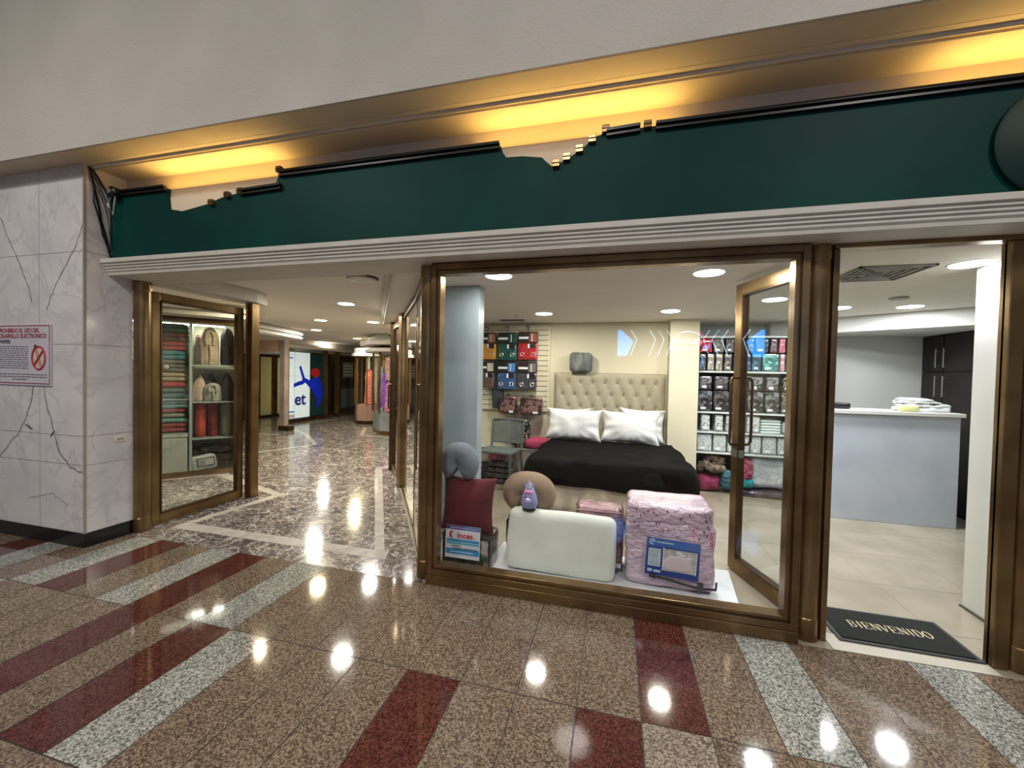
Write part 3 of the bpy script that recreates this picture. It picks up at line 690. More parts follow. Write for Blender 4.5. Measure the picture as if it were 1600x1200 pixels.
FOAM = mat('white_foam_knit', '#d3d8cd', .75, var='#c9cfc3', vscale=3, bump=.35, bscale=260)
m = MB(); m.rbox(.79,.13,.44,.055,16,.006,5,2,FOAM,T(-.365,2.90,.055,rx=-9,ry=1.0), puff=.015); o = m.build('foam_pillow', smooth=True, angle=180)
tag(o, 'thick white foam pillow leaning upright at the front centre of the display window', 'pillow')

t = thing('plush_unicorn', 'small lilac plush unicorn head with a pink face patch, perched on the white foam pillow', 'plush toy', (-.60, 2.93, .50))
LIL = mat('lilac_plush','#8d93b8',.85,var='#7a80a6',vscale=9,bump=.3,bscale=200); PNK = mat('pink_satin','#d77fb4',.5); IRI = mat('pale_lilac_shine','#c9c4ea',.3,.3)
m = MB(); m.rings([(.505,.02,.02),(.512,.052,.04),(.55,.064,.05),(.60,.055,.045),(.65,.036,.032),(.69,.018,.018),(.705,.006,.006)], 20, LIL, T(-.60,2.93,0), p=2.1); m.build('head', None, t, smooth=True)
m = MB(); m.rings([(.664,.013,.010),(.69,.010,.008),(.72,.003,.003)], 12, mat('silver_cloth','#cfd3dc',.3,.4), T(-.598,2.905,0), p=2); m.build('horn', None, t, smooth=True)
for s in (-1, 1):
    m = MB(); m.rings([(0,.010,.006),(.03,.008,.006),(.045,.002,.002)], 10, LIL, T(-.60+s*.022,2.925,.655,ry=s*14), p=2); m.build('ear', None, t, smooth=True)
m = MB(); m.rings([(-.012,.002,.002),(0,.03,.010),(.014,.034,.012),(.028,.002,.002)], 14, PNK, T(-.602,2.897,.625)); m.build('mane_tuft', None, t, smooth=True)
m = MB(); m.rings([(-.022,.003,.002),(-.01,.022,.012),(.01,.024,.012),(.02,.003,.002)], 14, IRI, T(-.600,2.882,.575)); m.build('muzzle', None, t, smooth=True)
for s in (-1, 1):
    m = MB(); m.tube([(-.602+s*.02-.007,2.882,.603),(-.602+s*.02,2.880,.598),(-.602+s*.02+.007,2.882,.603)], .0018, 5, BLACK); m.build('eye', None, t)
m = MB(); m.rings([(.498,.050,.04),(.51,.053,.042)], 18, BLACK, T(-.60,2.93,0)); m.build('dark_base', None, t)

t = thing('comforter_bag', 'dusty pink comforter in clear zipped bag beside the large pale pink pack', 'bag', (-.10, 3.14, .055))
m = MB(); m.rbox(.36,.22,.47,.05,12,.012,9,4,M=T(-.09,3.14,.055)); m.build('comforter', plastic('dusty_pink_folds','#a48289','#6b4a50', vscale=7, stretch=(1,1,4)), t, smooth=True)
m = MB()
for x in (-.255, .080): m.tube([(x,3.03,.09),(x,3.03,.48),(x-.01 if x > 0 else x+.01,3.04,.52),(x,3.24,.52)], .006, 6)
m.tube([(-.255,3.03,.50),(.080,3.03,.50)], .006, 6); m.build('piping', mat('rose_piping','#6c4148',.3), t, smooth=True)
m = MB(); m.box(.03,.075,3.024,3.028,.10,.13,WINK); m.build('price_label', None, t)

# large pink pack with printed label
t = thing('comforter_pack', 'large pale pink comforter pack in crinkled clear plastic with a blue printed label', 'comforter', (.40, 3.06, .055))
PKC = mat('pink_quilted_plastic', '#cdb9c6', .25, var='#b9a2b2', vscale=3, coat=1.0, bump=1.0, bscale=19, bdist=.03, stretch=(1,1,1.6))
a = MB(); a.rbox(.57,.36,.28,.045,16,.012,9,1,PKC,T(.395,3.08,.055),puff=.012); a.build('lower_fold', None, t, smooth=True)
a = MB(); a.rbox(.575,.365,.25,.045,16,.013,9,5,PKC,T(.393,3.08,.275),puff=.012); a.build('middle_fold', None, t, smooth=True)
a = MB(); a.rbox(.56,.37,.16,.04,16,.014,10,9,PKC,T(.388,3.085,.472),puff=.02); a.build('top_fold', None, t, smooth=True)
NV = mat('label_navy', '#1f3f86', .3, coat=.6); LB = mat('label_light', '#b9cbd6', .4); PHT = mat('label_photo_grey', '#a39f9c', .4, var='#bdb8b4', vscale=30); PHB = mat('label_photo_pink', '#cfc3c5', .4)
Ml = T(.405, 2.862, .285, ry=2.5, rz=1)
def lb(x0,x1,z0,z1,mm,y0=-.003,name='label_block'): a = MB(); a.box(x0,x1,y0,0.0,z0,z1,mm,Ml); a.build(name, None, lbp)
a = MB(); a.box(-.17,.17,0,.006,-.125,.125,NV,Ml); lbp = a.build('printed_label', None, t)
lb(-.16,.165,.075,.118,mat('label_blue','#2c5fa8',.3),-.001,'title_band')
for k in range(1):
    a = MB(); a.tube([( -.135+.017*math.cos(R(q*30)), -.002, .10+.017*math.sin(R(q*30))) for q in range(11)], .003, 5, LB, M=Ml); a.tube([(-.145,-.002,.09),(-.135,-.002,.104),(-.124,-.002,.10)], .003, 5, LB, M=Ml); a.build('round_logo', None, lbp)
a = MB(); x=-.105
while x < -.005: wd=random.uniform(.006,.014); a.box(x,x+wd,-.002,0,.098,.107,LB,Ml); x+=wd+.004
a.build('logo_words', None, lbp)
lb(-.155,-.075,-.065,.055,LB,-.002,'text_panel')
a = MB()
for k in range(9):
    x=-.148
    while x < -.09: wd=random.uniform(.006,.016); a.box(x,x+wd,-.003,0,.043-k*.012,.0465-k*.012,INK if k in (3,8) else VG,Ml); x+=wd+.004
a.build('text_lines', None, lbp)
lb(-.155,-.125,-.105,-.085,LB,-.002,'small_box'); lb(-.115,-.07,-.105,-.09,LB,-.002,'small_box')
lb(-.06,.152,-.085,.062,PHT,-.002,'bedroom_picture')
a = MB(); a.rings([(-.075,.045,.002),(-.06,.085,.004),(-.02,.09,.004),(.015,.06,.004),(.025,.03,.002)], 20, PHB, Ml @ T(.03,-.004,0)); a.build('pictured_bed', None, lbp, smooth=True)
a = MB()
for x,z in ((.06,.03),(.10,.015),(.04,.045)): a.rings([(-.012,.012,.001),(0,.022,.003),(.012,.012,.001)], 12, CW, Ml @ T(x,-.004,z)); 
a.build('pictured_pillows', None, lbp)
lb(-.062,-.055,-.085,.07,CW,-.0045,'white_border'); lb(.148,.153,-.09,.06,CW,-.0045,'white_border')
a = MB(); P=[(.28,2.862,.155),(.36,2.861,.145),(.47,2.862,.125),(.58,2.864,.108),(.68,2.875,.11),(.70,2.95,.12)]
a.tube(P, .008, 6, BLACK); a.box(.565,.60,2.853,2.866,.09,.15,mat('zip_grey','#3c3a40',.5)); 
a.tube([(.26,2.86,.160),(.30,2.858,.152)], .013, 8, BLACK); a.build('zip_strap', None, t, smooth=50)
a = MB()
random.seed(5)
for k in range(46):
    x=random.uniform(.14,.64); z=.50+random.uniform(-.07,.10); s=random.uniform(.004,.009); 
    a.add([(x-s,2.872,z),(x,2.868,z-s*1.3),(x+s,2.872,z),(x,2.874,z+s)], [(0,1,2,3)], mat('plum_print','#5a1f3a',.5))
a.build('printed_petals', None, t)
text('side_print', 'HAPPY', .040, mat('red_print','#a5203a',.5), t, (.648, 2.866, .44), (0,0,1), (-1,0,0), .0006)

# ------------------------------------------------------------ bed
UPH = mat('beige_upholstery', '#a09a84', .85, var='#979078', vscale=3, bump=.2, bscale=250)
bed = thing('bed', 'double bed with a button tufted beige headboard against the cream back wall', 'bed', (-.05, 5.0, 0))
m = MB(); m.box(-.80,.62,4.10,5.60,.03,.28,mat('bed_base_cloth','#4b463f',.9)); m.build('bed_base', None, bed, bevel=.02)
m = MB(); m.rbox(1.50,1.60,.33,.09,16,.006,4,2,mat('white_sheet','#cfcdc5',.9,bump=.3,bscale=30),T(-.09,4.87,.27)); m.build('mattress', None, bed, smooth=True)
for x in (-.76,.58):
    for y in (4.16, 5.5):
        m = MB(); m.box(x-.03,x+.03,y-.03,y+.03,0,.04,BLACK); m.build('leg', None, bed)
# headboard: quilted surface with buttons
m = MB(); nx, nz_ = 84, 48; X0h, X1h, Z0h, Z1h = -.86, .68, .45, 1.56; vs=[]; fs=[]
btn=[]
for r_ in range(6):
    for c_ in range(9):
        bxx = X0h+.13+c_*.17+(.085 if r_%2 else 0); bz=Z0h+.12+r_*.17
        if bxx < X1h-.05: btn.append((bxx,bz))
for i in range(nx+1):
    for j in range(nz_+1):
        x=X0h+(X1h-X0h)*i/nx; z=Z0h+(Z1h-Z0h)*j/nz_
        u=(x-X0h-.13)/.17; v=(z-Z0h-.12)/.17
        a1=abs(math.sin(math.pi*(u+v/2))); a2=abs(math.sin(math.pi*(u-v/2)))
        d=min((x-bx_)**2+(z-bz_)**2 for bx_,bz_ in btn)
        e=min((x-X0h),(X1h-x),(Z1h-z))/.05; e=min(1,max(0,e))**.5
        y=5.835-.05*e-.018*(a1*a2)**.5*e+.03*math.exp(-d/.0006)*e
        vs.append((x,y,z))
for i in range(nx):
    for j in range(nz_):
        a=i*(nz_+1)+j; fs.append((a,a+nz_+1,a+nz_+2,a+1))
m.add(vs,fs,UPH); m.box(X0h,X1h,5.825,5.848,Z0h-.4,Z1h,UPH); hb=m.build('headboard',None,bed,smooth=True,angle=70)
for bx_,bz_ in btn:
    m = MB(); m.rings([(-.010,.003,.003),(-.006,.009,.004),(0,.011,.006),(.006,.009,.004),(.010,.003,.003)],10,mat('dark_button','#6f6957',.7),T(bx_,5.802,bz_),p=2); m.build('button',None,hb,smooth=True)
DRP = mat('cream_bedskirt','#b5ab98',.9,var='#a89e8b',vscale=6,bump=.3,bscale=40)
m = MB(); n=60; vs=[]; fs=[]; pth=[(-.86,5.6),(-.87,4.06),(-.84,4.03),(.72,4.03),(.75,4.06),(.74,5.6)]
L=[0]
for a,b_ in zip(pth,pth[1:]): L.append(L[-1]+math.dist(a,b_))
N=150
for i in range(N+1):
    s=L[-1]*i/N; k=max(q for q in range(len(L)-1) if L[q]<=s+1e-9); u=(s-L[k])/(L[k+1]-L[k]); x=pth[k][0]*(1-u)+pth[k+1][0]*u; y=pth[k][1]*(1-u)+pth[k+1][1]*u
    for j in range(5):
        q=j/4; w_=.014*math.sin(s*38+math.sin(s*9))*(.3+q); vs.append((x+(w_ if k in(0,4) else 0)*(1 if k==4 else -1),y-(w_ if k in(1,2,3) else 0)-.02*q,.54-q*.44+.012*math.sin(s*11)*q))
for i in range(N):
    for j in range(4): a=i*5+j; fs.append((a,a+1,a+6,a+5))
m.add(vs,fs,DRP); sk=m.build('bed_skirt',None,bed,smooth=True,angle=180); so=sk.modifiers.new('s','SOLIDIFY'); so.thickness=.008
# black blanket
BLK = mat('black_fleece','#030304',.9,var='#050506',vscale=5,bump=.3,bscale=40, spec=.08)
m = MB(); vs=[]; fs=[]; NX,NY=70,60
for i in range(NX+1):
    for j in range(NY+1):
        s=-1.02+2.04*i/NX; q=j/NY
        y=5.46-q*1.50
        top=.632; xe=.80; x=-.055+s*.985
        ov=abs(s*.985)-xe
        z=top+.008*noise.noise(Vector((x*5,y*5,0)))
        if ov>0:
            d=ov*(1.5+.3*math.sin(y*7)); x=-.055+math.copysign(xe+min(ov,.05)+.02*math.sin(y*9),s); z=top-.01-d
        if y<4.03:
            dd=(4.03-y); z-=dd*3.4+.03*math.sin(x*4)*dd*8; y=4.03-min(dd,.02)-.014*math.sin(x*13)*min(1,dd*20)-dd*.25
        elif y < 4.10: z -= (.07-(y-4.03))**2*2
        vs.append((x,y,z))
for i in range(NX):
    for j in range(NY): a=i*(NY+1)+j; fs.append((a,a+1,a+NY+2,a+NY+1))
m.add(vs,fs,BLK); o=m.build('blanket',smooth=True,angle=180,origin=(-.05,4.8,.62)); so=o.modifiers.new('s','SOLIDIFY'); so.thickness=.014; so.offset=1
tag(o,'black fleece blanket spread over the bed and hanging over its foot','blanket')
PWH = mat('white_satin_pillowcase','#cfd0cf',.45,var='#c5c7c8',vscale=3,bump=.25,bscale=22)
for x,y,z,w_,h_,rx,ry,seed,lab in [(-.53,5.36,.65,.76,.44,-20,1,1,'plump white pillow on the left front of the bed'),(.20,5.36,.65,.74,.43,-20,1.5,8,'plump white pillow on the right front of the bed'),
     (.36,5.66,.64,.60,.45,-8,2,4,'white pillow partly hidden behind the right front pillow'),(-.60,5.66,.64,.62,.42,-8,-2,6,'white pillow almost hidden behind the left front pillow')]:
    m = MB(); m.pillow(w_,h_,.17 if y<5.5 else .11,30,.12,.018,seed,PWH,T(x,y,z,rx=rx,ry=ry)); tag(m.build('bed_pillow',smooth=True,angle=60),lab,'pillow',group='white pillows on the bed')
m = MB(); m.rbox(.32,.12,.28,.06,12,.01,6,3,mat('grey_crushed_velvet','#6f7472',.7,var='#4f5453',vscale=7,bump=.3,bscale=60,stretch=(3,1,.6)),T(-.475,5.75,1.565)); tag(m.build('small_cushion',smooth=True,angle=180),'small grey velvet cushion sitting on top of the headboard','cushion')

# ------------------------------------------------------------ chair
CG = mat('grey_resin','#565e5b',.5); ch = thing('chair','grey outdoor chair with vertical cord straps beside the bed','chair',(-1.50,5.27,0),R(-6))
Mq = wm(ch)
def tb(pts,r,name): a=MB(); a.tube(pts,r,10,CG,M=Mq); return a.build(name,None,ch,smooth=True)
for sx in (-1,1):
    tb([(sx*.235,-.24,0),(sx*.235,-.245,.25),(sx*.235,-.25,.47)],.017,'leg'); tb([(sx*.225,.30,0),(sx*.225,.25,.25),(sx*.225,.215,.46)],.017,'leg')
    tb([(sx*.235,-.25,.475),(sx*.23,.0,.47),(sx*.225,.22,.465)],.017,'seat_rail')
    tb([(sx*.225,.215,.44),(sx*.232,.245,.60),(sx*.235,.29,.86)],.016,'back_post')
tb([(-.235,-.25,.475),(-.12,-.262,.48),(.12,-.262,.48),(.235,-.25,.475)],.017,'front_rail'); tb([(-.235,.29,.86),(0,.31,.868),(.235,.29,.86)],.017,'top_rail'); tb([(-.23,.235,.545),(0,.24,.545),(.23,.235,.545)],.012,'lower_back_rail')
CG2 = mat('grey_cord','#656e6a',.6)
for k in range(22):
    x=-.208+k*.0198
    a=MB(); a.tube([(x,.236,.545),(x,.262,.68),(x,.302,.862)],.0078,6,CG2,M=Mq); a.build('back_cord',None,ch,smooth=True)
    a=MB(); a.tube([(x,-.262,.478),(x,-.24,.49),(x,-.02,.478),(x,.20,.478)],.0078,6,CG2,M=Mq); a.build('seat_cord',None,ch,smooth=True)

# ------------------------------------------------------------ slatted wall with hanging packs
t = thing('slatwall_panel','cream slatted display panel with hanging packs on the back wall left of the bed','slatted panel',(-1.52,5.84,.98))
SL = mat('cream_slat','#cfc9ae',.5)
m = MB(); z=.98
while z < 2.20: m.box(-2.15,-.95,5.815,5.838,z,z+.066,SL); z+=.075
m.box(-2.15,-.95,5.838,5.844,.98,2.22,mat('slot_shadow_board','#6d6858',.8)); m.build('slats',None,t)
m = MB(); m.box(-.955,-.925,5.80,5.844,.98,2.23,SL); m.build('edge_trim',None,t)
HDR = mat('pack_header_dark','#1f1819',.4)
def hang(x,ztop,w_,h_,col,hdr,label,grp,y=5.72,name='hanging_pack',rings=True):
    t=thing(name,label,'curtain pack' if rings else 'bedding pack',(x,y,ztop-h_),0,grp)
    a=MB(); a.rbox(w_,.07,h_*.60,.02,8,.004,8,x*9,M=T(x,y,ztop-h_)); a.build('pack_body',plastic('pack_'+col[1:],col,col,vscale=5),t,smooth=True)
    a=MB(); a.box(x-w_/2,x+w_/2,y-.035,y+.02,ztop-h_*.40,ztop,HDR); a.build('header_card',None,t,bevel=.008)
    a=MB(); a.box(x+w_*.08,x+w_*.46,y-.038,y-.035,ztop-h_*.36,ztop-h_*.05,mat('hdr_'+hdr[1:],hdr,.4)); a.box(x-w_*.46,x+w_*.04,y-.038,y-.035,ztop-h_*.26,ztop-h_*.18,WINK); a.box(x+w_*.2,x+w_*.24,y-.039,y-.035,ztop-h_*.34,ztop-h_*.07,WINK); a.build('printed_front',None,t)
    a=MB(); a.box(x+.0,x+w_*.42,y-.04,y-.034,ztop-h_*.58,ztop-h_*.42,HDR); a.box(x+.005,x+.03,y-.042,y-.034,ztop-h_*.58,ztop-h_*.43,WINK); a.build('side_label',None,t)
    a=MB(); a.tube([(x,y-.01,ztop-.01),(x,y-.01,ztop+.04),(x+.015,y-.01,ztop+.07),(x,y-.01,ztop+.09),(x-.025,y-.01,ztop+.085),(x-.03,y-.01,ztop+.065)],.007,6,BLACK); a.tube([(x,5.84,ztop+.078),(x,y-.03,ztop+.078)],.004,6,VG); a.build('hanger_hook',None,t,smooth=True)
    if rings:
        for s in (-.28,.28):
            a=MB(); a.tube([(x+w_*s+.026*math.cos(R(q*30)),y-.037,ztop-h_*.80+.026*math.sin(R(q*30))) for q in range(12)],.005,6,mat('pale_eyelet','#c6c2ba',.25,.6),closed=True); a.build('eyelet',None,t,smooth=True)
hang(-1.86,2.13,.27,.40,'#c58a35','#9a6b4a','orange curtain pack, leftmost in the top row of the slatted panel','curtain packs on the slatted panel')
hang(-1.55,2.13,.29,.41,'#0c4a44','#124640','dark green curtain pack in the top row of the slatted panel','curtain packs on the slatted panel')
hang(-1.24,2.14,.29,.41,'#9c1d22','#8a4630','red curtain pack in the top row of the slatted panel','curtain packs on the slatted panel')
hang(-1.87,1.70,.25,.40,'#5a4a3e','#b9b1a4','brown patterned pack with a shiny white band, leftmost in the second slatted panel row','curtain packs on the slatted panel',rings=False)
hang(-1.55,1.70,.28,.41,'#2f4f7d','#4a7fb8','blue curtain pack in the second row of the slatted panel','curtain packs on the slatted panel')
hang(-1.24,1.70,.28,.41,'#3b3d44','#6a6563','charcoal curtain pack in the second row of the slatted panel','curtain packs on the slatted panel')
m = MB(); m.rings([(1.0,.07,.03),(1.2,.085,.04),(1.6,.08,.04),(1.72,.05,.03)],20,mat('dark_teal_cloth','#27383a',.8),T(-1.70,5.76,0),fold=.08,nf=6); tag(m.build('hanging_curtain',smooth=True),'narrow dark teal curtain sample hanging between the packs on the slatted panel','curtain')
for x,w_,lab in ((-1.52,.28,'left brown floral comforter bag low on the slatted panel'),(-1.17,.33,'right brown floral comforter bag low on the slatted panel, nearest the bed')):
    t=thing('comforter_bag',lab,'bag',(x,5.72,.92),0,'brown floral comforter bags on the slatted panel')
    a=MB(); a.rbox(w_,.13,.26,.04,10,.006,8,x,M=T(x,5.73,.93)); a.build('comforter',plastic('brown_floral_plastic','#7b5a55','#2f2120',vscale=14,ramp=(.48,.56)),t,smooth=True)
    a=MB(); hw=w_/2-.012; a.tube([(x-hw,5.665,.96),(x-hw,5.665,1.16),(x+hw,5.665,1.16),(x+hw,5.665,.96)],.008,6,mat('maroon_piping','#3a1216',.4),closed=True); a.build('piping',None,t,smooth=True)
    a=MB(); a.tube([(x-.05,5.73,1.185),(x-.03,5.73,1.215),(x+.03,5.73,1.215),(x+.05,5.73,1.185)],.007,6,BLACK); a.build('carry_handle',None,t,smooth=True)
    a=MB(); a.box(x+w_*.1,x+w_*.32,5.655,5.662,.955,.985,WINK); a.build('price_label',None,t)

# things on the floor between slatted wall and bed
m = MB(); m.rbox(.30,.16,.42,.06,12,.004,M=T(-1.32,5.72,.446)); LEO=plastic('leopard_plastic','#b5aca0','#17130f',vscale=26,ramp=(.47,.50)); 
t = thing('leopard_bag','leopard print bedding bag standing behind the chair','bag',(-1.32,5.72,.446)); m.build('bag_body',LEO,t,smooth=True)
a=MB(); a.tube([(-1.18,5.64,.48),(-1.18,5.64,.82),(-1.46,5.64,.82)],.009,6,BLACK); a.build('piping',None,t,smooth=True)
m = MB(); m.box(-2.0,-.95,5.63,5.83,0,.43,mat('pinkish_plinth','#a39592',.7)); m.box(-2.0,-.95,5.62,5.83,.43,.445,WHITEW); tag(m.build('low_cabinet'),'low pale cabinet against the back wall behind the chair','cabinet')
for k in range(4):
    m=MB(); m.rbox(.48-.02*(k%2),.16,.075,.03,10,.006,8,k,plastic('black_pack_plastic','#14141a','#44444e',vscale=16,ramp=(.5,.62)),T(-1.58+.01*k,5.345,.0+k*.078)); tag(m.build('flat_pack',smooth=True),['bottom black plastic pack in the stack under the chair','second black plastic pack from the floor under the chair','third black plastic pack from the floor under the chair','top black plastic pack in the stack under the chair'][k],'package',group='black packs stacked under the chair')
m=MB(); m.rbox(.26,.12,.09,.035,8,.008,8,3,plastic('rose_pack','#a04a5e','#5a2a34',vscale=10),T(-1.56,5.345,.315)); tag(m.build('rose_pack',smooth=True),'rose patterned pack on top of the black packs under the chair','package')
m=MB(); m.rbox(.36,.22,.16,.07,10,.012,7,4,mat('hot_pink_plush','#c4476f',.8,bump=.3),T(-1.06,5.70,.446)); tag(m.build('pink_pack',smooth=True),'bright pink plush pack on the low cabinet beside the bed','package')
m=MB(); m.pillow(.46,.34,.20,18,.06,.008,2,mat('ivory_cotton','#c9bfa6',.8,bump=.2),T(-1.14,5.10,.0,rx=-72,rz=10)); tag(m.build('floor_pillow',smooth=True,angle=60),'ivory pillow lying on the floor between the chair and the bed','pillow')

# ------------------------------------------------------------ shelving right of the bed
SHX0, SHX1 = 1.055, 2.62
sh = thing('shelf_unit','white shelf unit full of packed bedding, seen through the open glass door','shelf',(1.84,5.95,0))
WS = mat('white_laminate','#c8cfcb',.45)
for x in (SHX0, SHX1-.02, 1.72):
    m=MB(); m.box(x,x+.02,5.76,6.24,.0,2.08 if x!=1.72 else .0001+.0,WS) if x!=1.72 else None
    if x != 1.72: m.build('side_panel',None,sh)
for z in (2.07,1.615,1.078,.815,.545):
    m=MB(); m.box(SHX0+.02,SHX1-.02,5.75,6.22,z-.022,z,WS); m.build('shelf_board',None,sh)
m=MB(); m.box(SHX0+.02,SHX1-.02,6.22,6.24,0,2.08,mat('dark_shelf_back','#3a4040',.8)); m.build('back_panel',None,sh)
def goods(x0,x1,z0,z1,c,v,label,grp,y=5.89,d=.26,sc=18,rp=(.45,.6),nz=.004,cat='package'):
    t=thing('bedding_package',label,cat,((x0+x1)/2,y+d/2,z0),0,grp)
    a=MB(); a.rbox(x1-x0-.012,d,z1-z0-.012,.015,7,nz*.6,10,x0*7+z0,M=T((x0+x1)/2,y+.02,z0+.007)); a.build('wrapped_body',plastic('pkg_'+c[1:]+v[1:],c,v,vscale=sc,ramp=rp),t,smooth=True)
    if x1-x0 > .1 and z1-z0 > .15:
        a=MB(); a.box(x0+.03,x0+.03+(x1-x0)*.35,y+.02-d/2-.004,y+.02-d/2+.01,z0+.03,z0+.055,WINK); a.build('printed_strip',None,t)
g1='packages on the top shelf, upper row'; g2='packages on the top shelf, lower row'
for x0,x1,c,v,lab in [(1.08,1.24,'#a3243a','#4a1420','red upper package next to the cream wall column, top shelf'),(1.25,1.38,'#5d5a52','#8a857a','olive grey upper package right of the red one, top shelf'),(1.39,1.50,'#43413e','#77736c','dark grey upper package left of the door stile, top shelf'),
     (1.51,1.73,'#15171a','#8f9294','black and silver upper package on the top shelf'),(1.74,1.90,'#25303a','#506070','dark blue grey upper package on the top shelf'),(1.91,2.00,'#5b4650','#89707b','mauve upper package on the top shelf'),(2.01,2.09,'#b95a70','#e2a3b0','pink upper package on the top shelf'),(2.10,2.34,'#3a3236','#6f666b','dark plum upper package at the right end of the top shelf')]:
    goods(x0,x1,1.85,2.045,c,v,lab,g1)
for x0,x1,c,v,lab in [(1.08,1.17,'#45484c','#8b8f93','slim slate lower package at the left of the top shelf'),(1.18,1.27,'#8b8778','#c6c2b2','first cream patterned lower package on the top shelf'),(1.28,1.37,'#7c786a','#cac6b6','second cream patterned lower package, left of the door stile, top shelf'),(1.38,1.48,'#45403a','#8d867a','brown lower package behind the door stile, top shelf'),
     (1.49,1.70,'#17335f','#4d77ab','royal blue lower package on the top shelf'),(1.705,1.82,'#123a52','#3a7a94','petrol blue lower package on the top shelf'),(1.825,2.02,'#1f6b68','#69aaa4','teal lower package on the top shelf'),(2.025,2.09,'#b5828c','#dab4ba','slim pink package, lower row of the top shelf'),(2.10,2.2,'#5f8f88','#a5c5be','pale teal lower package on the top shelf'),(2.21,2.5,'#3c4a52','#70808a','grey blue lower package at the right end of the top shelf')]:
    goods(x0,x1,1.616,1.848,c,v,lab,g2)
g3='dark packages on the second shelf'
for i,(x0,x1,c,v,lab) in enumerate([(1.08,1.26,'#1c1c20','#6d6d72','black lacy package at the left end of the second shelf'),(1.265,1.46,'#222022','#5a5658','black package left of the door stile on the second shelf'),(1.48,1.66,'#26262a','#6c6c70','charcoal package right of the door stile on the second shelf'),(1.67,1.86,'#131518','#7d8184','black package with silver marks in the middle of the second shelf'),(1.87,2.04,'#2a2c2c','#7b7d7a','dark grey speckled package on the second shelf'),(2.05,2.3,'#302c28','#807868','dark brown speckled package at the right of the second shelf')]):
    goods(x0,x1,1.079,1.36,c,v,'lower '+lab,g3); 
    goods(x0+.01,x1-.01,1.362,1.55,v,c,'upper '+lab,g3,sc=24)
g4='white sheet sets on the third shelf'
for x0,x1,lab in [(1.12,1.24,'first white floral sheet set from the left, third shelf'),(1.29,1.40,'second white floral sheet set from the left, third shelf'),(1.42,1.50,'white floral sheet set just left of the door stile, third shelf'),(1.58,1.66,'slim white sheet set just right of the door stile, third shelf'),(1.665,1.72,'narrow white sheet set beside the folded sheets, third shelf'),(1.73,1.83,'leaning white sheet set touching the folded sheets, third shelf')]:
    goods(x0,x1,.816,1.04,'#c3c9c6','#7d8583',lab,g4,sc=30,rp=(.5,.62))
for k in range(5):
    z=.816+k*.036
    m=MB(); m.rbox(.235,.26,.036,.015,8,.003,9,k,mat('white_linen','#c4cfcc',.8),T(1.955,5.93,z)); tag(m.build('folded_sheet',smooth=True),['folded white sheet at the bottom of the pile','second folded white sheet from the bottom of the pile','middle folded white sheet of the pile','second folded white sheet from the top of the pile','top folded white sheet of the pile'][k]+' on the third shelf','sheet',group='folded white sheets on the third shelf')
m=MB(); m.rbox(.235,.26,.15,.03,8,.005,9,8,mat('white_linen','#c4cfcc',.8),T(2.215,5.93,.822)); tag(m.build('folded_sheet',smooth=True),'thick folded white bundle at the right end of the third shelf','sheet')
g5='white packs filling the fourth shelf'; x=1.08; k=0
names=['first','second','third','fourth','fifth','sixth','seventh','eighth','ninth','tenth']
for wd in (.19,.17,.15,.12,.13,.17,.14,.15,.16,.18):
    goods(x,x+wd,.546,.778,'#bcc6c2','#8d9894',names[k]+' white floral pack from the left on the fourth shelf',g5,sc=34,rp=(.5,.64)); x+=wd+.003; k+=1
def roll(x,y,z,r,L,c,v,label,rz=0,grp='rolled plush blankets under the shelves'):
    t=thing('rolled_blanket',label,'blanket',(x,y,z),0,grp); mm=mat('plush_'+c[1:],c,.95,var=v,vscale=14,ramp=(.42,.58),bump=.5,bscale=60)
    a=MB(); a.rings([(-L/2,r*.5,r*.5),(-L/2+.015,r*.92,r*.92),(-L/4,r,r),(L/4,r,r),(L/2-.015,r*.92,r*.92),(L/2,r*.5,r*.5)],24,mm,T(x,y,z+r,rx=90,rz=rz),nz=.012,seed=x*5,p=2); a.build('roll',None,t,smooth=True)
    a=MB(); P=[]
    for q in range(26): an=q*.62; rr=r*(.92-.032*q); P.append((rr*math.cos(an),0,rr*math.sin(an)))
    a.tube(P,.013,6,mat('plushedge_'+v[1:],v,.95),M=T(x,y,z+r,rz=rz)@T(0,-L/2-.004,0)); a.build('spiral_edge',None,t,smooth=True)
def fur(pts,rad,c,v,label,spin=0.35):
    P=[Vector(p) for p in pts]; Q=[]
    for i in range(len(P)-1):
        a0=P[max(i-1,0)]; a1=P[i]; a2=P[i+1]; a3=P[min(i+2,len(P)-1)]
        for q in range(6):
            u=q/6; Q.append(.5*((2*a1)+(a2-a0)*u+(2*a0-5*a1+4*a2-a3)*u*u+(3*a1-a0-3*a2+a3)*u**3))
    Q.append(P[-1]); n_=len(Q); rr=[rad*(.55+.45*min(1,min(i,n_-1-i)/3))*(1+.14*math.sin(i*1.7)) for i in range(n_)]
    m=MB(); m.tube(Q,rr,16,mat('fur_'+c[1:],c,.95,var=v,vscale=16,ramp=(.42,.58),bump=.8,bscale=70,bdist=.02))
    m.v=[tuple(Vector(p)+noise.noise_vector(Vector(p)*16)*.016) for p in m.v]
    tag(m.build('plush_blanket',smooth=True,angle=180),label,'blanket',group='plush blankets under the shelves')
m=MB(); m.rbox(.30,.30,.21,.08,12,.02,9,3,mat('magenta_plush','#8e3055',.95,var='#6e2440',vscale=14,bump=.8,bscale=60,bdist=.02),T(1.245,5.93,.012)); tag(m.build('plush_blanket',smooth=True,angle=180),'folded magenta plush blanket on the floor at the left under the shelves','blanket',group='plush blankets under the shelves')
fur([(1.44,5.80,.30),(1.46,5.80,.22),(1.45,5.82,.14),(1.50,5.86,.085)],.062,'#3f7a88','#2f5f6c','dusty blue plush blanket hanging down beside the magenta one')
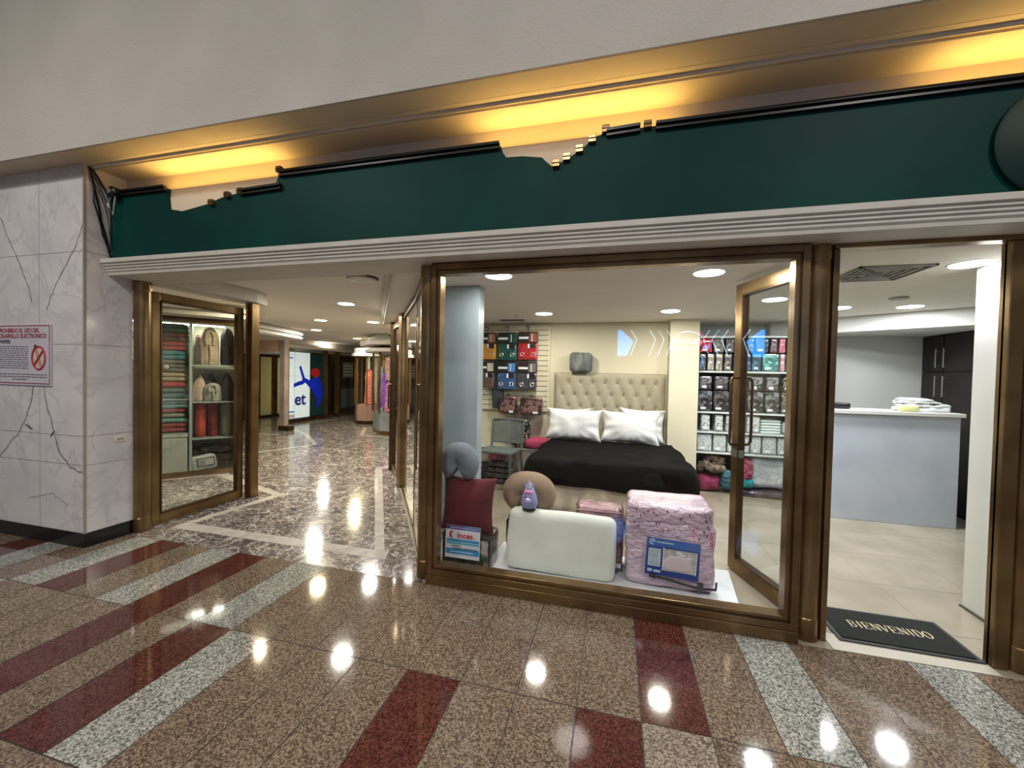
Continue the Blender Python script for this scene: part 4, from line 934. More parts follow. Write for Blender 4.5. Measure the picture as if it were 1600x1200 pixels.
fur([(1.17,5.86,.29),(1.15,5.84,.33),(1.20,5.82,.365),(1.28,5.79,.32),(1.36,5.80,.32),(1.44,5.84,.30)],.052,'#85796a','#4f4338','long twisted brown fur blanket lying on the magenta one')
fur([(1.26,5.92,.36),(1.23,5.90,.41),(1.29,5.88,.445),(1.39,5.88,.43),(1.41,5.89,.39),(1.34,5.90,.36),(1.31,5.90,.41)],.045,'#9a8c76','#5c4e40','curled light brown fur blanket topmost of the pile left of the door stile')
fur([(1.60,5.88,.41),(1.66,5.86,.43),(1.70,5.82,.39),(1.64,5.80,.34),(1.70,5.80,.28),(1.65,5.80,.22)],.066,'#b35a70','#8a3b50','twisted rose pink plush blanket right of the door stile')
m=MB(); m.rbox(.24,.28,.13,.05,12,.016,9,6,mat('turquoise_plush','#1f9398',.95,var='#15757a',vscale=14,bump=.8,bscale=60,bdist=.02),T(1.65,5.86,.095)); tag(m.build('plush_blanket',smooth=True,angle=180),'folded turquoise plush blanket below the rose pink one','blanket',group='plush blankets under the shelves')
m=MB(); m.rbox(.50,.34,.42,.09,12,.014,6,3,plastic('white_bag_plastic','#aeb4b6','#d3d7d8',vscale=4),T(1.985,5.98,.09)); tag(m.build('large_white_bag',smooth=True),'large white plastic wrapped duvet under the shelves','duvet')
m=MB(); m.rbox(.74,.40,.075,.03,10,.006,6,5,plastic('dark_purple_plastic','#211a26','#4d4150',vscale=9),T(1.96,5.90,.002,rz=-4)); tag(m.build('flat_dark_pack',smooth=True),'flat dark purple pack on the floor under the white duvet','package')

# ------------------------------------------------------------ counter zone
t = thing('counter','pale grey shop counter with a white overhanging top','counter',(2.70,5.4,0))
m=MB(); m.box(2.27,3.47,5.15,5.60,0,1.16,mat('pale_grey_counter_panel','#b4bcc6',.6,var='#adb6c1',vscale=3)); m.build('body',None,t,bevel=.003)
m=MB(); m.box(2.24,3.495,5.12,5.63,1.16,1.20,WHITEW); m.build('countertop',None,t,bevel=.004)
t = thing('card_terminal','black card terminal lying on the counter','card terminal',(2.45,5.35,1.2))
m=MB(); m.rbox(.20,.12,.07,.02,8,0,M=T(2.47,5.34,1.2)); m.build('terminal_body',BLACK,t,smooth=True)
m=MB(); m.box(2.40,2.48,5.277,5.282,1.235,1.262,mat('dark_screen','#23282b',.15)); m.build('screen',None,t)
m=MB(); m.tube([(2.40,5.34,1.225),(2.36,5.33,1.215),(2.34,5.36,1.21)],.006,6,BLACK); m.build('lead',None,t)
m=MB(); m.rbox(.10,.10,.17,.02,8,0,m=BLACK,M=T(2.31,5.42,1.2)); tag(m.build('black_box',smooth=True),'black upright box on the counter beside the bronze jamb','box')
for k,(x,z,w_,h_) in enumerate(((3.24,1.202,.42,.042),(3.26,1.246,.39,.036),(3.21,1.284,.33,.030),(3.19,1.315,.24,.024))):
    m=MB(); m.rbox(w_,.22,h_,.016,14,.016,13,k*2,mat('white_cloth','#cdd2d2',.8),T(x,5.36,z)); tag(m.build('folded_cloth',smooth=True,angle=180),['bottom folded white cloth of the pile on the counter','second folded white cloth from the bottom of the pile on the counter','third folded white cloth from the bottom of the pile on the counter','top crumpled white cloth of the pile on the counter'][k],'cloth',group='folded white cloths on the counter')
m=MB(); m.rbox(.17,.06,.07,.02,8,.004,9,1,mat('pale_yellow_cloth','#c9c98a',.8),T(3.05,5.20,1.2)); tag(m.build('yellow_cloth',smooth=True),'small pale yellow cloth in front of the white pile on the counter','cloth')
DK = mat('dark_wood_laminate','#15110f',.5,var='#1d1815',vscale=4); ST = mat('brushed_steel','#b9bbbd',.3,.9)
for k,(y0,y1,lab) in enumerate(((5.905,6.24,'dark wood tall cabinet against the back wall beyond the counter'),(5.20,5.895,'dark wood tall cabinet nearer the white pier, beyond the counter'))):
    t=thing('tall_cabinet',lab,'cabinet',(3.98,(y0+y1)/2,0),0,'dark tall cabinets beyond the counter')
    m=MB(); m.box(3.80,4.37,y0,y1,0,2.095,DK); m.build('body',None,t)
    for z0,z1 in ((.05,1.645),(1.655,2.085)):
        m=MB(); m.box(3.78,3.80,y0+.004,y1-.004,z0,z1,DK); d=m.build('door',None,t,bevel=.002)
        hy = y0+.06 if k==0 else y1-.05
        hz0,hz1 = (1.35,1.60) if z0 < 1 else (1.70,1.93)
        m=MB(); m.tube([(3.78,hy,hz0+.03),(3.745,hy,hz0+.03)],.005,6,ST); m.tube([(3.78,hy,hz1-.03),(3.745,hy,hz1-.03)],.005,6,ST); m.tube([(3.745,hy,hz0),(3.745,hy,hz1)],.007,8,ST); m.build('handle',None,d,smooth=True)

# welcome mat
t = thing('doormat','black rubber backed doormat reading BIENVENIDO in the open doorway','doormat',(1.64,2.88,.004))
RUB = mat('black_rubber','#1b1d1d',.6); CARP = mat('black_carpet_pile','#0f1312',.95,var='#171c1b',vscale=80,bump=.8,bscale=300); LET = mat('cream_lettering','#d3c3a5',.8)
MM_ = T(1.636,2.88,.0035,rz=-1)
m=MB(); m.box(-.335,.335,-.19,.19,0,.007,RUB,MM_); m.build('rubber_border',None,t,bevel=.003)
m=MB(); m.box(-.31,.31,-.165,.165,.007,.012,CARP,MM_); m.build('pile',None,t)
def serif(mb,ch,x,w_,h_,M):
    s=.007; th=.0022; z0=.012
    def V(xx,ya=0,yb=1,ww=s): mb.box(x+xx*w_-ww/2,x+xx*w_+ww/2,ya*h_,yb*h_,z0,z0+.0015,LET,M)
    def Hh(xa,xb,yy,t_=th): mb.box(x+xa*w_,x+xb*w_,yy*h_-t_/2,yy*h_+t_/2,z0,z0+.0015,LET,M)
    def Dg(xa,ya,xb,yb,t_=s): 
        a=Vector((x+xa*w_,ya*h_)); b=Vector((x+xb*w_,yb*h_)); d=(b-a).normalized(); n=Vector((-d.y,d.x))*t_/2
        mb.prism([tuple(a-n),tuple(b-n),tuple(b+n),tuple(a+n)],z0,z0+.0015,LET,M)
    def Arc(cx,cy,rx,ry,a0,a1,t_=s):
        P=[(x+(cx+rx*math.cos(R(a)))*w_, (cy+ry*math.sin(R(a)))*h_) for a in [a0+(a1-a0)*q/10 for q in range(11)]]
        for p,q in zip(P,P[1:]):
            a=Vector(p); b=Vector(q); d=(b-a).normalized(); tt=t_*(.35+.65*abs(d.y)); n=Vector((-d.y,d.x))*tt/2; e=d*.0008
            mb.prism([tuple(a-n-e),tuple(b-n+e),tuple(b+n+e),tuple(a+n-e)],z0,z0+.0015,LET,M)
    def Sf(xx,yy): Hh(xx-.16,xx+.16,yy)
    if ch=='I': V(.5); Sf(.5,0.01); Sf(.5,.99)
    if ch=='E': V(.2); Hh(.05,.85,.01); Hh(.05,.85,.99); Hh(.2,.65,.5); V(.85,0,.2,.003); V(.85,.8,1,.003); V(.65,.4,.6,.003)
    if ch=='N': V(.15,ww=.003); V(.85,ww=.003); Dg(.15,1,.85,0); Sf(.15,.01); Sf(.15,.99); Sf(.85,.99)
    if ch=='V': Dg(.1,1,.5,0); Dg(.5,0,.9,1,.003); Sf(.1,.99); Sf(.9,.99)
    if ch=='B': V(.2); Hh(.05,.5,.01); Hh(.05,.5,.99); Hh(.2,.5,.52); Arc(.5,.755,.28,.235,90,-90); Arc(.5,.265,.33,.255,90,-90)
    if ch=='D': V(.2); Hh(.05,.45,.01); Hh(.05,.45,.99); Arc(.45,.5,.42,.49,90,-90)
    if ch=='O': Arc(.5,.5,.42,.49,0,360)
m=MB(); xs=-.205
for c_ in 'BIENVENIDO':
    w_=.026 if c_=='I' else .043
    serif(m,c_,xs,w_,.068,MM_@T(0,-.03,0)); xs+=w_+.0025
m.build('lettering',None,t)

# ------------------------------------------------------------ linen shop window seen through the left glass door
cabt = thing('display_cabinet','bronze framed display cabinet of folded blankets and robes seen through the left glass door','display cabinet',(-5.955,3.936,0),math.atan2(.772,.636))
MC = wm(cabt)
LGT = mat('lit_cream_backing','#d9d8bd',.7)
m=MB(); m.box(-1.0,.96,.62,.64,.02,2.18,LGT,MC); m.box(-1.0,.96,0.0,.62,.0,.035,WHITEW,MC); m.build('backing',None,cabt)
m=MB(); m.box(-1.0,.98,-.02,.03,0,.075,BRASS,MC); m.box(-1.0,.98,-.02,.03,2.14,2.209,BRASSD,MC); m.box(.925,.99,-.03,.05,0,2.209,BRASS,MC); m.build('cabinet_frame',None,cabt,bevel=.004)
m=MB(); m.box(-1.0,.92,.0,.006,.075,2.14,GLS,MC); m.build('glass_pane',None,cabt)
GRS = mat('grey_green_shelf','#8d9b94',.4)
m=MB(); m.box(.395,.425,.10,.60,.035,2.14,GRS,MC); m.build('divider',None,cabt)
for x0,x1,z in ((-.9,.395,1.06),(-.9,.395,.585),(.425,.92,1.54),(.425,.92,1.015),(.425,.92,.49)):
    m=MB(); m.box(x0,x1,.12,.60,z,z+.015,GRS,MC); m.build('shelf_board',None,cabt)
m=MB(); m.box(.94,.96,.05,.62,.0,2.18,WHITEW,MC); m.build('end_panel',None,cabt)
l=bpy.data.lights.new('cabinet_light','AREA'); l.shape='RECTANGLE'; l.size=1.6; l.size_y=.10; l.energy=9; l.color=(1,.95,.82)
lo=bpy.data.objects.new('cabinet_light',l); COL.objects.link(lo); lo.parent=cabt; lo.location=(-.0,.34,2.13)
m=MB(); m.box(-.8,.8,.29,.39,2.132,2.14,DISCM,MC); m.build('lamp_strip',None,cabt)
BL=[(.606,.74,'#7d3a3c','red brown folded blanket, just above the white chest in the left display cabinet'),(.742,.81,'#5f8a84','sea green folded blanket, second up above the white chest in the left display cabinet'),(.812,.876,'#7b7d70','olive grey folded blanket under the red one in the left display cabinet'),
 (.878,.94,'#7a3034','dull red folded blanket in the middle of the lower blanket pile'),(.942,1.055,'#5c827c','thick soft teal folded blanket topping the lower blanket pile'),
 (1.08,1.155,'#0f4a44','deep green folded blanket at the bottom of the upper blanket pile'),(1.157,1.227,'#4d6660','slate green folded blanket above the deep green one'),(1.229,1.317,'#8a2832','crimson folded blanket in the lower part of the upper blanket pile'),(1.319,1.442,'#8d8469','sand coloured folded blanket in the upper blanket pile'),
 (1.444,1.62,'#54574e','grey folded blanket with white pompoms'),(1.622,1.745,'#2c6b70','glossy teal folded blanket below the bright red one'),(1.747,1.87,'#7f1420','bright red folded blanket with a white tag'),(1.872,1.99,'#5a1a1c','dark red folded blanket with a black pattern'),(1.992,2.125,'#143d33','dark green and red folded blanket at the very top of the pile')]
for k,(z0,z1,c,lab) in enumerate(BL):
    d0 = .0; t=thing('folded_blanket',lab,'blanket',(0,0,0),0,'folded blankets in the left display cabinet'); t.matrix_basis = MC @ T(.09+.01*math.sin(k*2),.33,z0+.003)
    Mx=wm(t); h_=z1-z0-.004; nn=max(1,round(h_/.065)); mm=mat('knit_'+c[1:],c,.9,var=None,vscale=14,bump=.3,bscale=90)
    wd=.56+.03*math.sin(k*1.7)
    m=MB()
    for q in range(nn): m.rbox(wd-.01*(q%2),.36,h_/nn,h_/nn*.48,9,.005,7,k*3+q,mm,Mx@T(0,0,q*h_/nn))
    m.build('folds',None,t,smooth=True)
    if 'pompoms' in lab:
        for s in (-.12,.06): m=MB(); m.rings([(-.03,.008,.008),(-.018,.026,.026),(0,.033,.033),(.018,.026,.026),(.03,.008,.008)],14,mat('white_pompom','#a5a49a',.95,bump=.6),Mx@T(s,-.19,.07),p=2,nz=.006); m.build('pompom',None,t,smooth=True)
    if 'tag' in lab: m=MB(); m.box(-.04,.01,-.20,-.19,.01,h_+.0,WINK,Mx); m.build('paper_tag',None,t)
    if 'pattern' in lab:
        m=MB()
        for a_ in range(9):
            for b_ in range(2): m.box(-.25+a_*.055+b_*.02,-.225+a_*.055+b_*.02,-.195,-.17,.03+b_*.045,.05+b_*.045,BLACK,Mx)
        m.build('dark_diamonds',None,t)
t=thing('white_chest','white glossy storage chest at the bottom left of the left display cabinet','chest',(0,0,0)); t.matrix_basis=MC@T(.09,.33,.036)
m=MB(); m.box(-.30,.29,-.22,.22,0,.50,mat('glossy_offwhite','#a7aca2',.15,coat=.6),wm(t)); m.build('body',None,t,bevel=.02,seg=3)
m=MB(); m.box(-.305,.295,-.225,.225,.50,.546,mat('glossy_offwhite','#a7aca2',.15)); 
m=MB(); m.box(-.305,.295,-.225,.225,.501,.546,MATS['glossy_offwhite'],wm(t)); m.build('lid',None,t,bevel=.01)
def garment(name,s,dz,z0,z1,w_,d_,c,lab,cat,grp,top='hood',fold=.06,v=None):
    t=thing(name,lab,cat,(0,0,0),0,grp); t.matrix_basis=MC@T(s,.33+dz,z0+.008); h_=z1-z0-.01
    mm=mat('cloth_'+c[1:],c,.9,var=v,vscale=8,bump=.4,bscale=70)
    prof = {'hood':[(0,.92),(.1,1),(.6,1),(.8,.92),(.92,.7),(.98,.4),(1,.1)], 'peak':[(0,1),(.3,1),(.6,.85),(.8,.55),(.95,.2),(1,.05)], 'roll':[(0,.9),(.03,1),(.9,1),(.98,.85),(1,.5)]}[top]
    m=MB(); m.rings([(q*h_,w_/2*r_,d_/2*(.6+.4*r_)) for q,r_ in prof],28,mm,wm(t),fold=fold,nf=6,nz=.014,seed=s*9,p=2.3); m.build('cloth_body',None,t,smooth=True)
    if top=='hood':
        m=MB(); m.tube([(w_*.22*math.cos(a),-d_/2-.004,h_*.66+h_*.22*math.sin(a)) for a in [R(-40+260*q/14) for q in range(15)]],.018,8,mm,M=wm(t)); m.build('collar',None,t,smooth=True)
        m=MB(); m.tube([(.0,-d_/2-.012,h_*.55),(.01,-d_/2-.018,h_*.25),(.0,-d_/2-.008,.02)],.014,8,mm,M=wm(t)); m.build('front_edge',None,t,smooth=True)
    return t
g='bathrobes on the top right shelf of the display cabinet'
garment('bathrobe',.49,.08,1.556,2.02,.11,.14,'#8d756b','pinkish beige bathrobe beside the divider, top right shelf','bathrobe',g,v='#7b645a'); garment('bathrobe',.625,-.07,1.556,2.12,.21,.16,'#978a78','large beige hooded bathrobe in the middle of the top right shelf','bathrobe',g,v='#83765f')
garment('bathrobe',.83,.02,1.556,2.12,.165,.18,'#12141c','black bathrobe on the top right shelf, next to the end post','bathrobe',g,v='#1c1e28')
g='folded towels and slippers on the middle right shelf'
garment('folded_towel',.50,-.02,1.031,1.42,.17,.14,'#a18f80','pointed beige towel beside the divider, middle right shelf','towel',g,top='peak'); garment('folded_towel',.64,.06,1.031,1.44,.17,.12,'#171516','black pointed towel at the back of the middle right shelf','towel',g,top='peak')
garment('folded_towel',.66,-.08,1.031,1.30,.20,.13,'#8b8a83','pale grey rounded towel in front of the black one','towel',g,top='hood'); garment('folded_towel',.83,.0,1.031,1.46,.18,.16,'#24262c','charcoal towel at the right end of the middle right shelf','towel',g,top='peak')
g='hanging cloths on the lower right shelf'
garment('rolled_cloth',.515,-.02,.506,1.005,.13,.16,'#b2452f','bright orange red upright cloth roll on the lower right shelf','cloth',g,top='roll',v='#8f3325'); garment('rolled_cloth',.66,.0,.506,1.005,.12,.16,'#5d1a1b','dark red upright cloth roll next to the orange one','cloth',g,top='roll',v='#8a2c28'); garment('rolled_cloth',.825,.0,.506,1.005,.155,.18,'#6d7068','grey upright cloth roll on the lower right shelf','cloth',g,top='roll')
t=thing('linen_bag','white linen bag with a black framed label, tilted at the bottom of the display cabinet','bag',(0,0,0)); t.matrix_basis=MC@T(.57,.27,.036)
Mx=wm(t)@T(0,0,0,ry=-7)
m=MB(); m.rbox(.30,.20,.22,.05,10,.010,7,2,plastic('white_linen_bag','#b4b9b2','#989d96',vscale=5),Mx); m.build('bag_body',None,t,smooth=True)
m=MB(); m.box(-.07,.13,-.112,-.106,.06,.18,BLACK,Mx); m.box(-.06,.12,-.114,-.112,.07,.17,mat('label_offwhite','#a9aca6',.5),Mx)
for k in range(4): m.box(-.05,.02,-.1155,-.114,.085+k*.018,.091+k*.018,BLACK,Mx)
m.build('framed_label',None,t)
for k,(s,z,lab) in enumerate(((.80,.036,'lower black plastic wrapped pack at the bottom right of the display cabinet'),(.79,.15,'middle black plastic wrapped pack at the bottom right of the display cabinet'),(.70,.275,'long black plastic wrapped pack topping the pile at the bottom of the display cabinet'))):
    m=MB(); m.rbox(.22 if k<2 else .40,.30,.11,.04,10,.014,8,k,plastic('black_wrap','#121214','#5a5b60',vscale=20,ramp=(.55,.66)),MC@T(s,.36,z)); tag(m.build('wrapped_pack',smooth=True),lab,'package',group='black wrapped packs in the display cabinet')

# ------------------------------------------------------------ no vaping notice and outlet on the marble wall
t = thing('notice_sign','white rectangular no vaping notice with a red border fixed to the marble wall','sign',(-4.94,2.29,1.33))
NW = mat('notice_white','#c6c3cc',.35); NR = mat('notice_red','#8d1f35',.4); SR = mat('symbol_red','#b23a3c',.4)
m=MB(); m.box(-5.29,-4.588,2.288,2.2985,1.328,1.852,NW); m.build('board',None,t,bevel=.003)
m=MB(); y=2.2872
for (x0,x1,z0,z1) in ((-5.28,-4.60,1.834,1.842),(-5.28,-4.60,1.342,1.350),(-5.28,-5.272,1.35,1.834),(-4.608,-4.60,1.35,1.834)): m.box(x0,x1,y,2.288,z0,z1,NR)
m.build('border',None,t)
for k,(s,zc,mm,sz) in enumerate((('PROHIBIDO EL USO DEL',1.797,NR,.052),('CIGARRILLO ELECTRONICO',1.750,NR,.052),('(VAPER)',1.702,mat('notice_ink','#3a3448',.5),.044))):
    text('headline',s,sz,mm,t,(-5.258,2.2872,zc),(1,0,0),(0,0,1),.0006,align='LEFT',bold=.0012,squeeze=.94 if k<2 else 1)
NI = MATS['notice_ink']; m=MB(); random.seed(11)
for k in range(11):
    x=-5.262
    while x < -4.875: wd=random.uniform(.02,.06); wd=min(wd,-4.872-x); m.box(x,x+wd,2.2872,2.288,1.657-k*.0185,1.6635-k*.0185,NI); x+=wd+.010
m.build('small_print',None,t); m=MB()
for k,(xa,xb) in enumerate(((-5.26,-4.64),(-5.26,-4.64),(-5.08,-4.88))):
    x=xa
    while x < xb: wd=min(random.uniform(.03,.07),xb-x+.001); m.box(x,x+wd,2.2872,2.288,1.418-k*.021,1.425-k*.021,NI); x+=wd+.009
m.build('footer_print',None,t)
cx,cz=-4.735,1.565
m=MB(); m.tube([(cx+.082*math.cos(R(q*12)),2.287,cz+.097*math.sin(R(q*12))) for q in range(30)],.0085,6,SR,closed=True); m.tube([(cx-.058,2.2862,cz-.066),(cx+.058,2.2862,cz+.066)],.0085,6,SR); m.build('prohibition_ring',None,t)
m=MB(); m.plate([(cx-.058,cz+.075),(cx-.03,cz+.092),(cx+.045,cz-.07),(cx+.010,cz-.082)],2.2868,.001,mat('vape_tan','#c08a63',.5)); m.plate([(cx-.068,cz+.088),(cx-.055,cz+.115),(cx-.025,cz+.105),(cx-.032,cz+.080)],2.2866,.0012,mat('vape_tip','#2a1512',.5)); m.build('vaporiser_symbol',None,t)
t = thing('wall_outlet','small pale rectangular outlet plate on the marble return beside the left column','outlet',(-4.205,2.535,.845))
m=MB(); m.box(-4.2095,-4.198,2.495,2.585,.845,.897,mat('outlet_ivory','#d8cfbb',.4)); m.build('plate',None,t,bevel=.008,seg=3)
m=MB(); m.box(-4.1985,-4.196,2.515,2.565,.862,.880,mat('outlet_face','#a59c88',.4)); m.build('socket_face',None,t)

# ------------------------------------------------------------ far shopfronts of the passage
PEACH = mat('peach_wall','#d0a58c',.25,var='#d8b49c',vscale=2); TILW=mat('painted_yellow_light','#b8a660',.7)  # yellow wall colour carries the light of the interior
b=MB(); b.box(-13.9,-10.75,9.3,9.42,0,2.42,PEACH); b.box(-13.9,-13.8,2.7,9.3,0,2.42,CREAMW); b.box(-11.0,-10.8,9.3,12.5,1.98,2.42,PEACH); b.box(-12.6,-12.5,9.4,13,0,2.42,TILW); struct(b.build('wall_left',origin=(0,0,0)))
b=MB(); b.box(-14,-3.4,15.9,16,0,2.42,CREAMW); b.box(-3.45,-3.35,6.0,16,0,2.42,CREAMW); b.box(-9.9,-9.25,9.9,13.6,2.1,2.42,CREAMW); struct(b.build('wall_back',origin=(0,0,0)))
t=thing('shopfront','bronze framed shopfront standing for a mirrored view, yellowish inside, left end of the passage','shopfront',(-10.8,10.8,0))  # reflection in the mirrored pillar, built as solid shopfront shapes
for y in (9.5,10.05,10.7,11.4,12.2):
    m=MB(); m.box(-10.88,-10.76,y,y+.14,0,2.0,BRASS); m.build('post',None,t,bevel=.01)
m=MB(); m.box(-10.86,-10.84,9.64,10.05,.05,2.0,mat('dark_door_glass','#17110f',.08)); m.build('dark_panel',None,t)
m=MB(); m.box(-10.9,-10.74,9.5,12.3,0,.07,BRASSD); m.box(-10.9,-10.74,9.5,12.3,1.93,2.0,BRASSD); m.build('rails',None,t)
m=MB(); m.box(-10.83,-10.82,10.19,12.2,.07,1.93,GLD); m.build('glass_pane',None,t)
t=thing('clad_pillar','slim glossy pillar with a peach upper part, standing in the passage','pillar',(-8.0,8.35,0))
m=MB(); m.box(-8.14,-7.84,8.22,8.42,0,.12,BRASSD,None); m.build('base',None,t)
m=MB(); m.box(-8.12,-7.98,8.24,8.38,.12,2.42,mat('glossy_stone_cladding','#8d8078',.06,var='#a0958c',vscale=2)); m.build('shaft',None,t)
b=MB(); b.box(-9.6,-8.13,8.28,8.40,1.98,2.42,PEACH); struct(b.build('wall_left'))  # peach panel stands for the mirrored face of the pillar
b=MB(); b.box(-9.6,-8.13,8.25,8.43,1.92,1.98,CORN); struct(b.build('trim_7'))

t=thing('service_shop','far glass shopfront with blue et lettering and a blue and red figure','shopfront',(-9.05,10.1,0))
m=MB(); m.box(-9.13,-8.97,9.38,10.98,0,.10,BRASSD); m.build('base_rail',None,t)
for y in (9.36,10.94,11.5,12.6,13.5):
    m=MB(); m.box(-9.10,-8.98,y,y+.09,0.1,2.16,BRASS); m.build('post',None,t)
LP=mat('pale_blue_lit_panel','#b6c6c8',.3); LPE=mat('backlit_white_panel',(.62,.74,.78,1),.4,emis=.5); ROY=mat('royal_blue','#1030f0',.4); SRED=mat('signal_red','#c8202c',.4); DTE=mat('dark_teal_glass','#1d3b3d',.06)
m=MB(); m.box(-9.06,-9.03,9.45,10.30,.12,2.05,LPE); m.build('lit_panel',None,t)
m=MB(); m.box(-9.06,-9.03,10.30,10.94,.12,2.05,DTE); m.build('dark_glass',None,t)
m=MB(); m.box(-9.07,-9.025,9.70,9.705,.12,2.05,VG); m.box(-9.07,-9.025,9.45,10.3,1.35,1.355,VG); m.build('glazing_line',None,t)
def yz(pts,mm,name,x=-9.022): 
    a=MB(); n=len(pts); ar=sum(pts[i][0]*pts[(i+1)%n][1]-pts[(i+1)%n][0]*pts[i][1] for i in range(n)); p=pts if ar>0 else pts[::-1]
    a.add([(x+.006,y,z) for y,z in p]+[(x,y,z) for y,z in p],[tuple(range(n)),tuple(reversed(range(n,2*n)))]+[((i+1)%n,i,n+i,n+(i+1)%n) for i in range(n)],mm); a.build(name,None,t)
yz([(9.86,1.62),(9.93,1.66),(10.08,1.30),(10.10,1.16),(10.0,1.10),(9.86,1.08),(9.66,1.02),(9.66,1.13),(9.86,1.20),(9.98,1.22),(9.98,1.30)],ROY,'blue_arm')
yz([(10.10,1.16),(10.08,1.30),(10.30,1.22),(10.62,1.35),(10.80,1.1),(10.86,.75),(10.70,.45),(10.55,.36),(10.60,.62),(10.35,.95)],ROY,'blue_body',-9.021)
yz([(10.52+.19*math.cos(R(a)),1.46+.14*math.sin(R(a))) for a in range(0,360,24)],SRED,'red_head',-9.018)
text('lettering','et',.52,mat('deep_blue_letters','#1a2a9c',.4),t,(-9.015,9.90,.66),(0,1,0),(0,0,1),.003,bold=.01)
yz([(9.49,.30),(9.68,.30),(9.68,.33),(9.49,.33)],ROY,'small_print_line'); yz([(9.49,1.86),(9.62,1.86),(9.62,1.89),(9.49,1.89)],ROY,'small_print_line')
yz([(9.46,.15),(9.68,.15),(9.68,.24),(9.46,.24)],CW,'white_notice')

t=thing('dark_shop','dark glazed shopfront with a white notice, beyond the blue and red figure','shopfront',(-9.6,12.5,0))
m=MB(); m.box(-9.62,-9.56,11.0,13.9,.10,2.12,mat('dark_brown_glass','#1c1715',.05)); m.build('dark_glass',None,t)
m=MB(); m.box(-9.66,-9.50,11.0,13.9,0,.12,BRASSD); m.box(-9.66,-9.50,11.0,13.9,2.05,2.14,BRASS); m.build('rails',None,t)
for y in (11.1,12.05,13.2,13.8):
    m=MB(); m.box(-9.60,-9.50,y,y+.10,.12,2.05,BRASS); m.build('post',None,t)
m=MB(); m.box(-9.55,-9.545,12.5,13.1,1.30,1.85,mat('grey_poster','#8c8883',.5)); 
for k in range(4): m.box(-9.545,-9.54,12.55,13.05,1.38+k*.11,1.42+k*.11,CW)
m.build('poster',None,t)
m=MB(); m.box(-9.56,-9.42,12.2,13.75,.95,1.0,mat('dark_counter','#2a2522',.3)); m.build('counter_edge',None,t)
m=MB(); m.box(-9.55,-9.545,12.4,13.7,.2,.9,mat('blue_grey_glass','#5b6a70',.06)); m.build('lower_panel',None,t)

# glass kiosk with clothes
ks=thing('glass_kiosk','eight sided glass kiosk of hanging clothes with a double white canopy, middle of the passage','kiosk',(-5.75,9.45,0))
def octo(cx,cy,r,rot=22.5): return [(cx+r*math.cos(R(rot+45*k)),cy+r*math.sin(R(rot+45*k))) for k in range(8)]
KX,KY=-5.12,9.49; O8=octo(KX,KY,1.0)
m=MB(); m.prism(octo(KX,KY,.99),.09,.52,mat('grey_kiosk_base','#6d7270',.25,var='#7b807d',vscale=3)); m.build('base',None,ks)
m=MB(); m.prism(octo(KX,KY,1.01),0,.09,BRASS); m.build('plinth',None,ks)
for k in range(8):
    a,b_=O8[k],O8[(k+1)%8]; m=MB(); m.bar(a,b_,.008,.52,2.0,GLS); m.build('glass_pane',None,ks)
    m=MB(); m.box(-.018,.018,-.018,.018,.52,2.0,BRASS,T(a[0],a[1],0)); m.build('corner_post',None,ks)
m=MB(); m.prism(octo(KX,KY,1.22),2.0,2.09,CORN); m.build('lower_canopy',None,ks,bevel=.03)
m=MB(); m.prism(octo(KX,KY,1.34),2.16,2.28,CORN); m.prism(octo(KX,KY,1.0),2.09,2.16,BRASSD); m.prism(octo(KX,KY,1.15),2.28,2.42,CORN); m.build('upper_canopy',None,ks,bevel=.02)
m=MB()
for zz in (1.55,1.85): m.tube([(KX-.8,KY-.25,zz),(KX-.8,KY+.3,zz)],.012,6,GOLD); m.tube([(KX-.8,KY-.25,zz),(KX-.1,KY-.8,zz)],.012,6,GOLD)
for q in (0,.28,.56,.85): m.tube([(KX-.8,KY-.35+q,1.2),(KX-.8,KY-.35+q,1.9)],.010,6,GOLD)
m.build('brass_rack',None,ks)
def dress(x,y,z0,z1,w0,w1,c,v,lab,sc=10):
    m=MB(); h_=z1-z0; m.rings([(z0,w1,.5*w1),(z0+h_*.3,w1*.85,.4*w1),(z0+h_*.6,w0*.9,w0*.5),(z0+h_*.78,w0,w0*.55),(z0+h_*.95,w0*.8,w0*.4),(z1,w0*.25,w0*.2)],26,mat('dress_'+c[1:],c,.8,var=v,vscale=sc,ramp=(.45,.55)),T(x,y,0),fold=.09,nf=7,nz=.01,seed=x); tag(m.build('hanging_garment',smooth=True,angle=60),lab,'garment',group='clothes in the glass kiosk')
dress(-5.86,9.20,.545,1.66,.07,.08,'#8ea6b6','#a7bcc8','light blue garment at the left side of the glass kiosk')
dress(-5.68,9.06,.62,1.50,.08,.11,'#6b3f9a','#7f55aa','violet garment between the light blue and the pink ones in the kiosk')
dress(-5.40,8.86,.545,1.28,.11,.13,'#a04862','#c07a8c','pink patterned dress low at the front of the kiosk',18)
dress(-5.40,8.88,1.32,1.93,.14,.12,'#9a7068','#c29c92','dusty rose fringed top high at the front of the kiosk',18)
dress(-4.95,9.05,.60,1.60,.10,.13,'#7c8f92','#9aacae','grey blue garment at the right front of the kiosk')
t=thing('side_kiosk','narrow glass display case with a pinkish base left of the glass kiosk','display case',(-7.2,10.4,0))
m=MB(); m.prism(octo(-7.05,10.45,.42),.0,.10,BRASSD); m.prism(octo(-7.05,10.45,.40),.10,.55,mat('pinkish_case_base','#a08074',.4)); m.build('base',None,t)
m=MB(); m.prism(octo(-7.05,10.45,.40),.55,1.95,GLS); m.build('glass_pane',None,t)
m=MB(); m.prism(octo(-7.05,10.45,.52),1.97,2.05,CORN); m.prism(octo(-7.05,10.45,.45),2.05,2.20,CORN); m.build('canopy',None,t)
m=MB()
for a_ in O8[:0]: pass
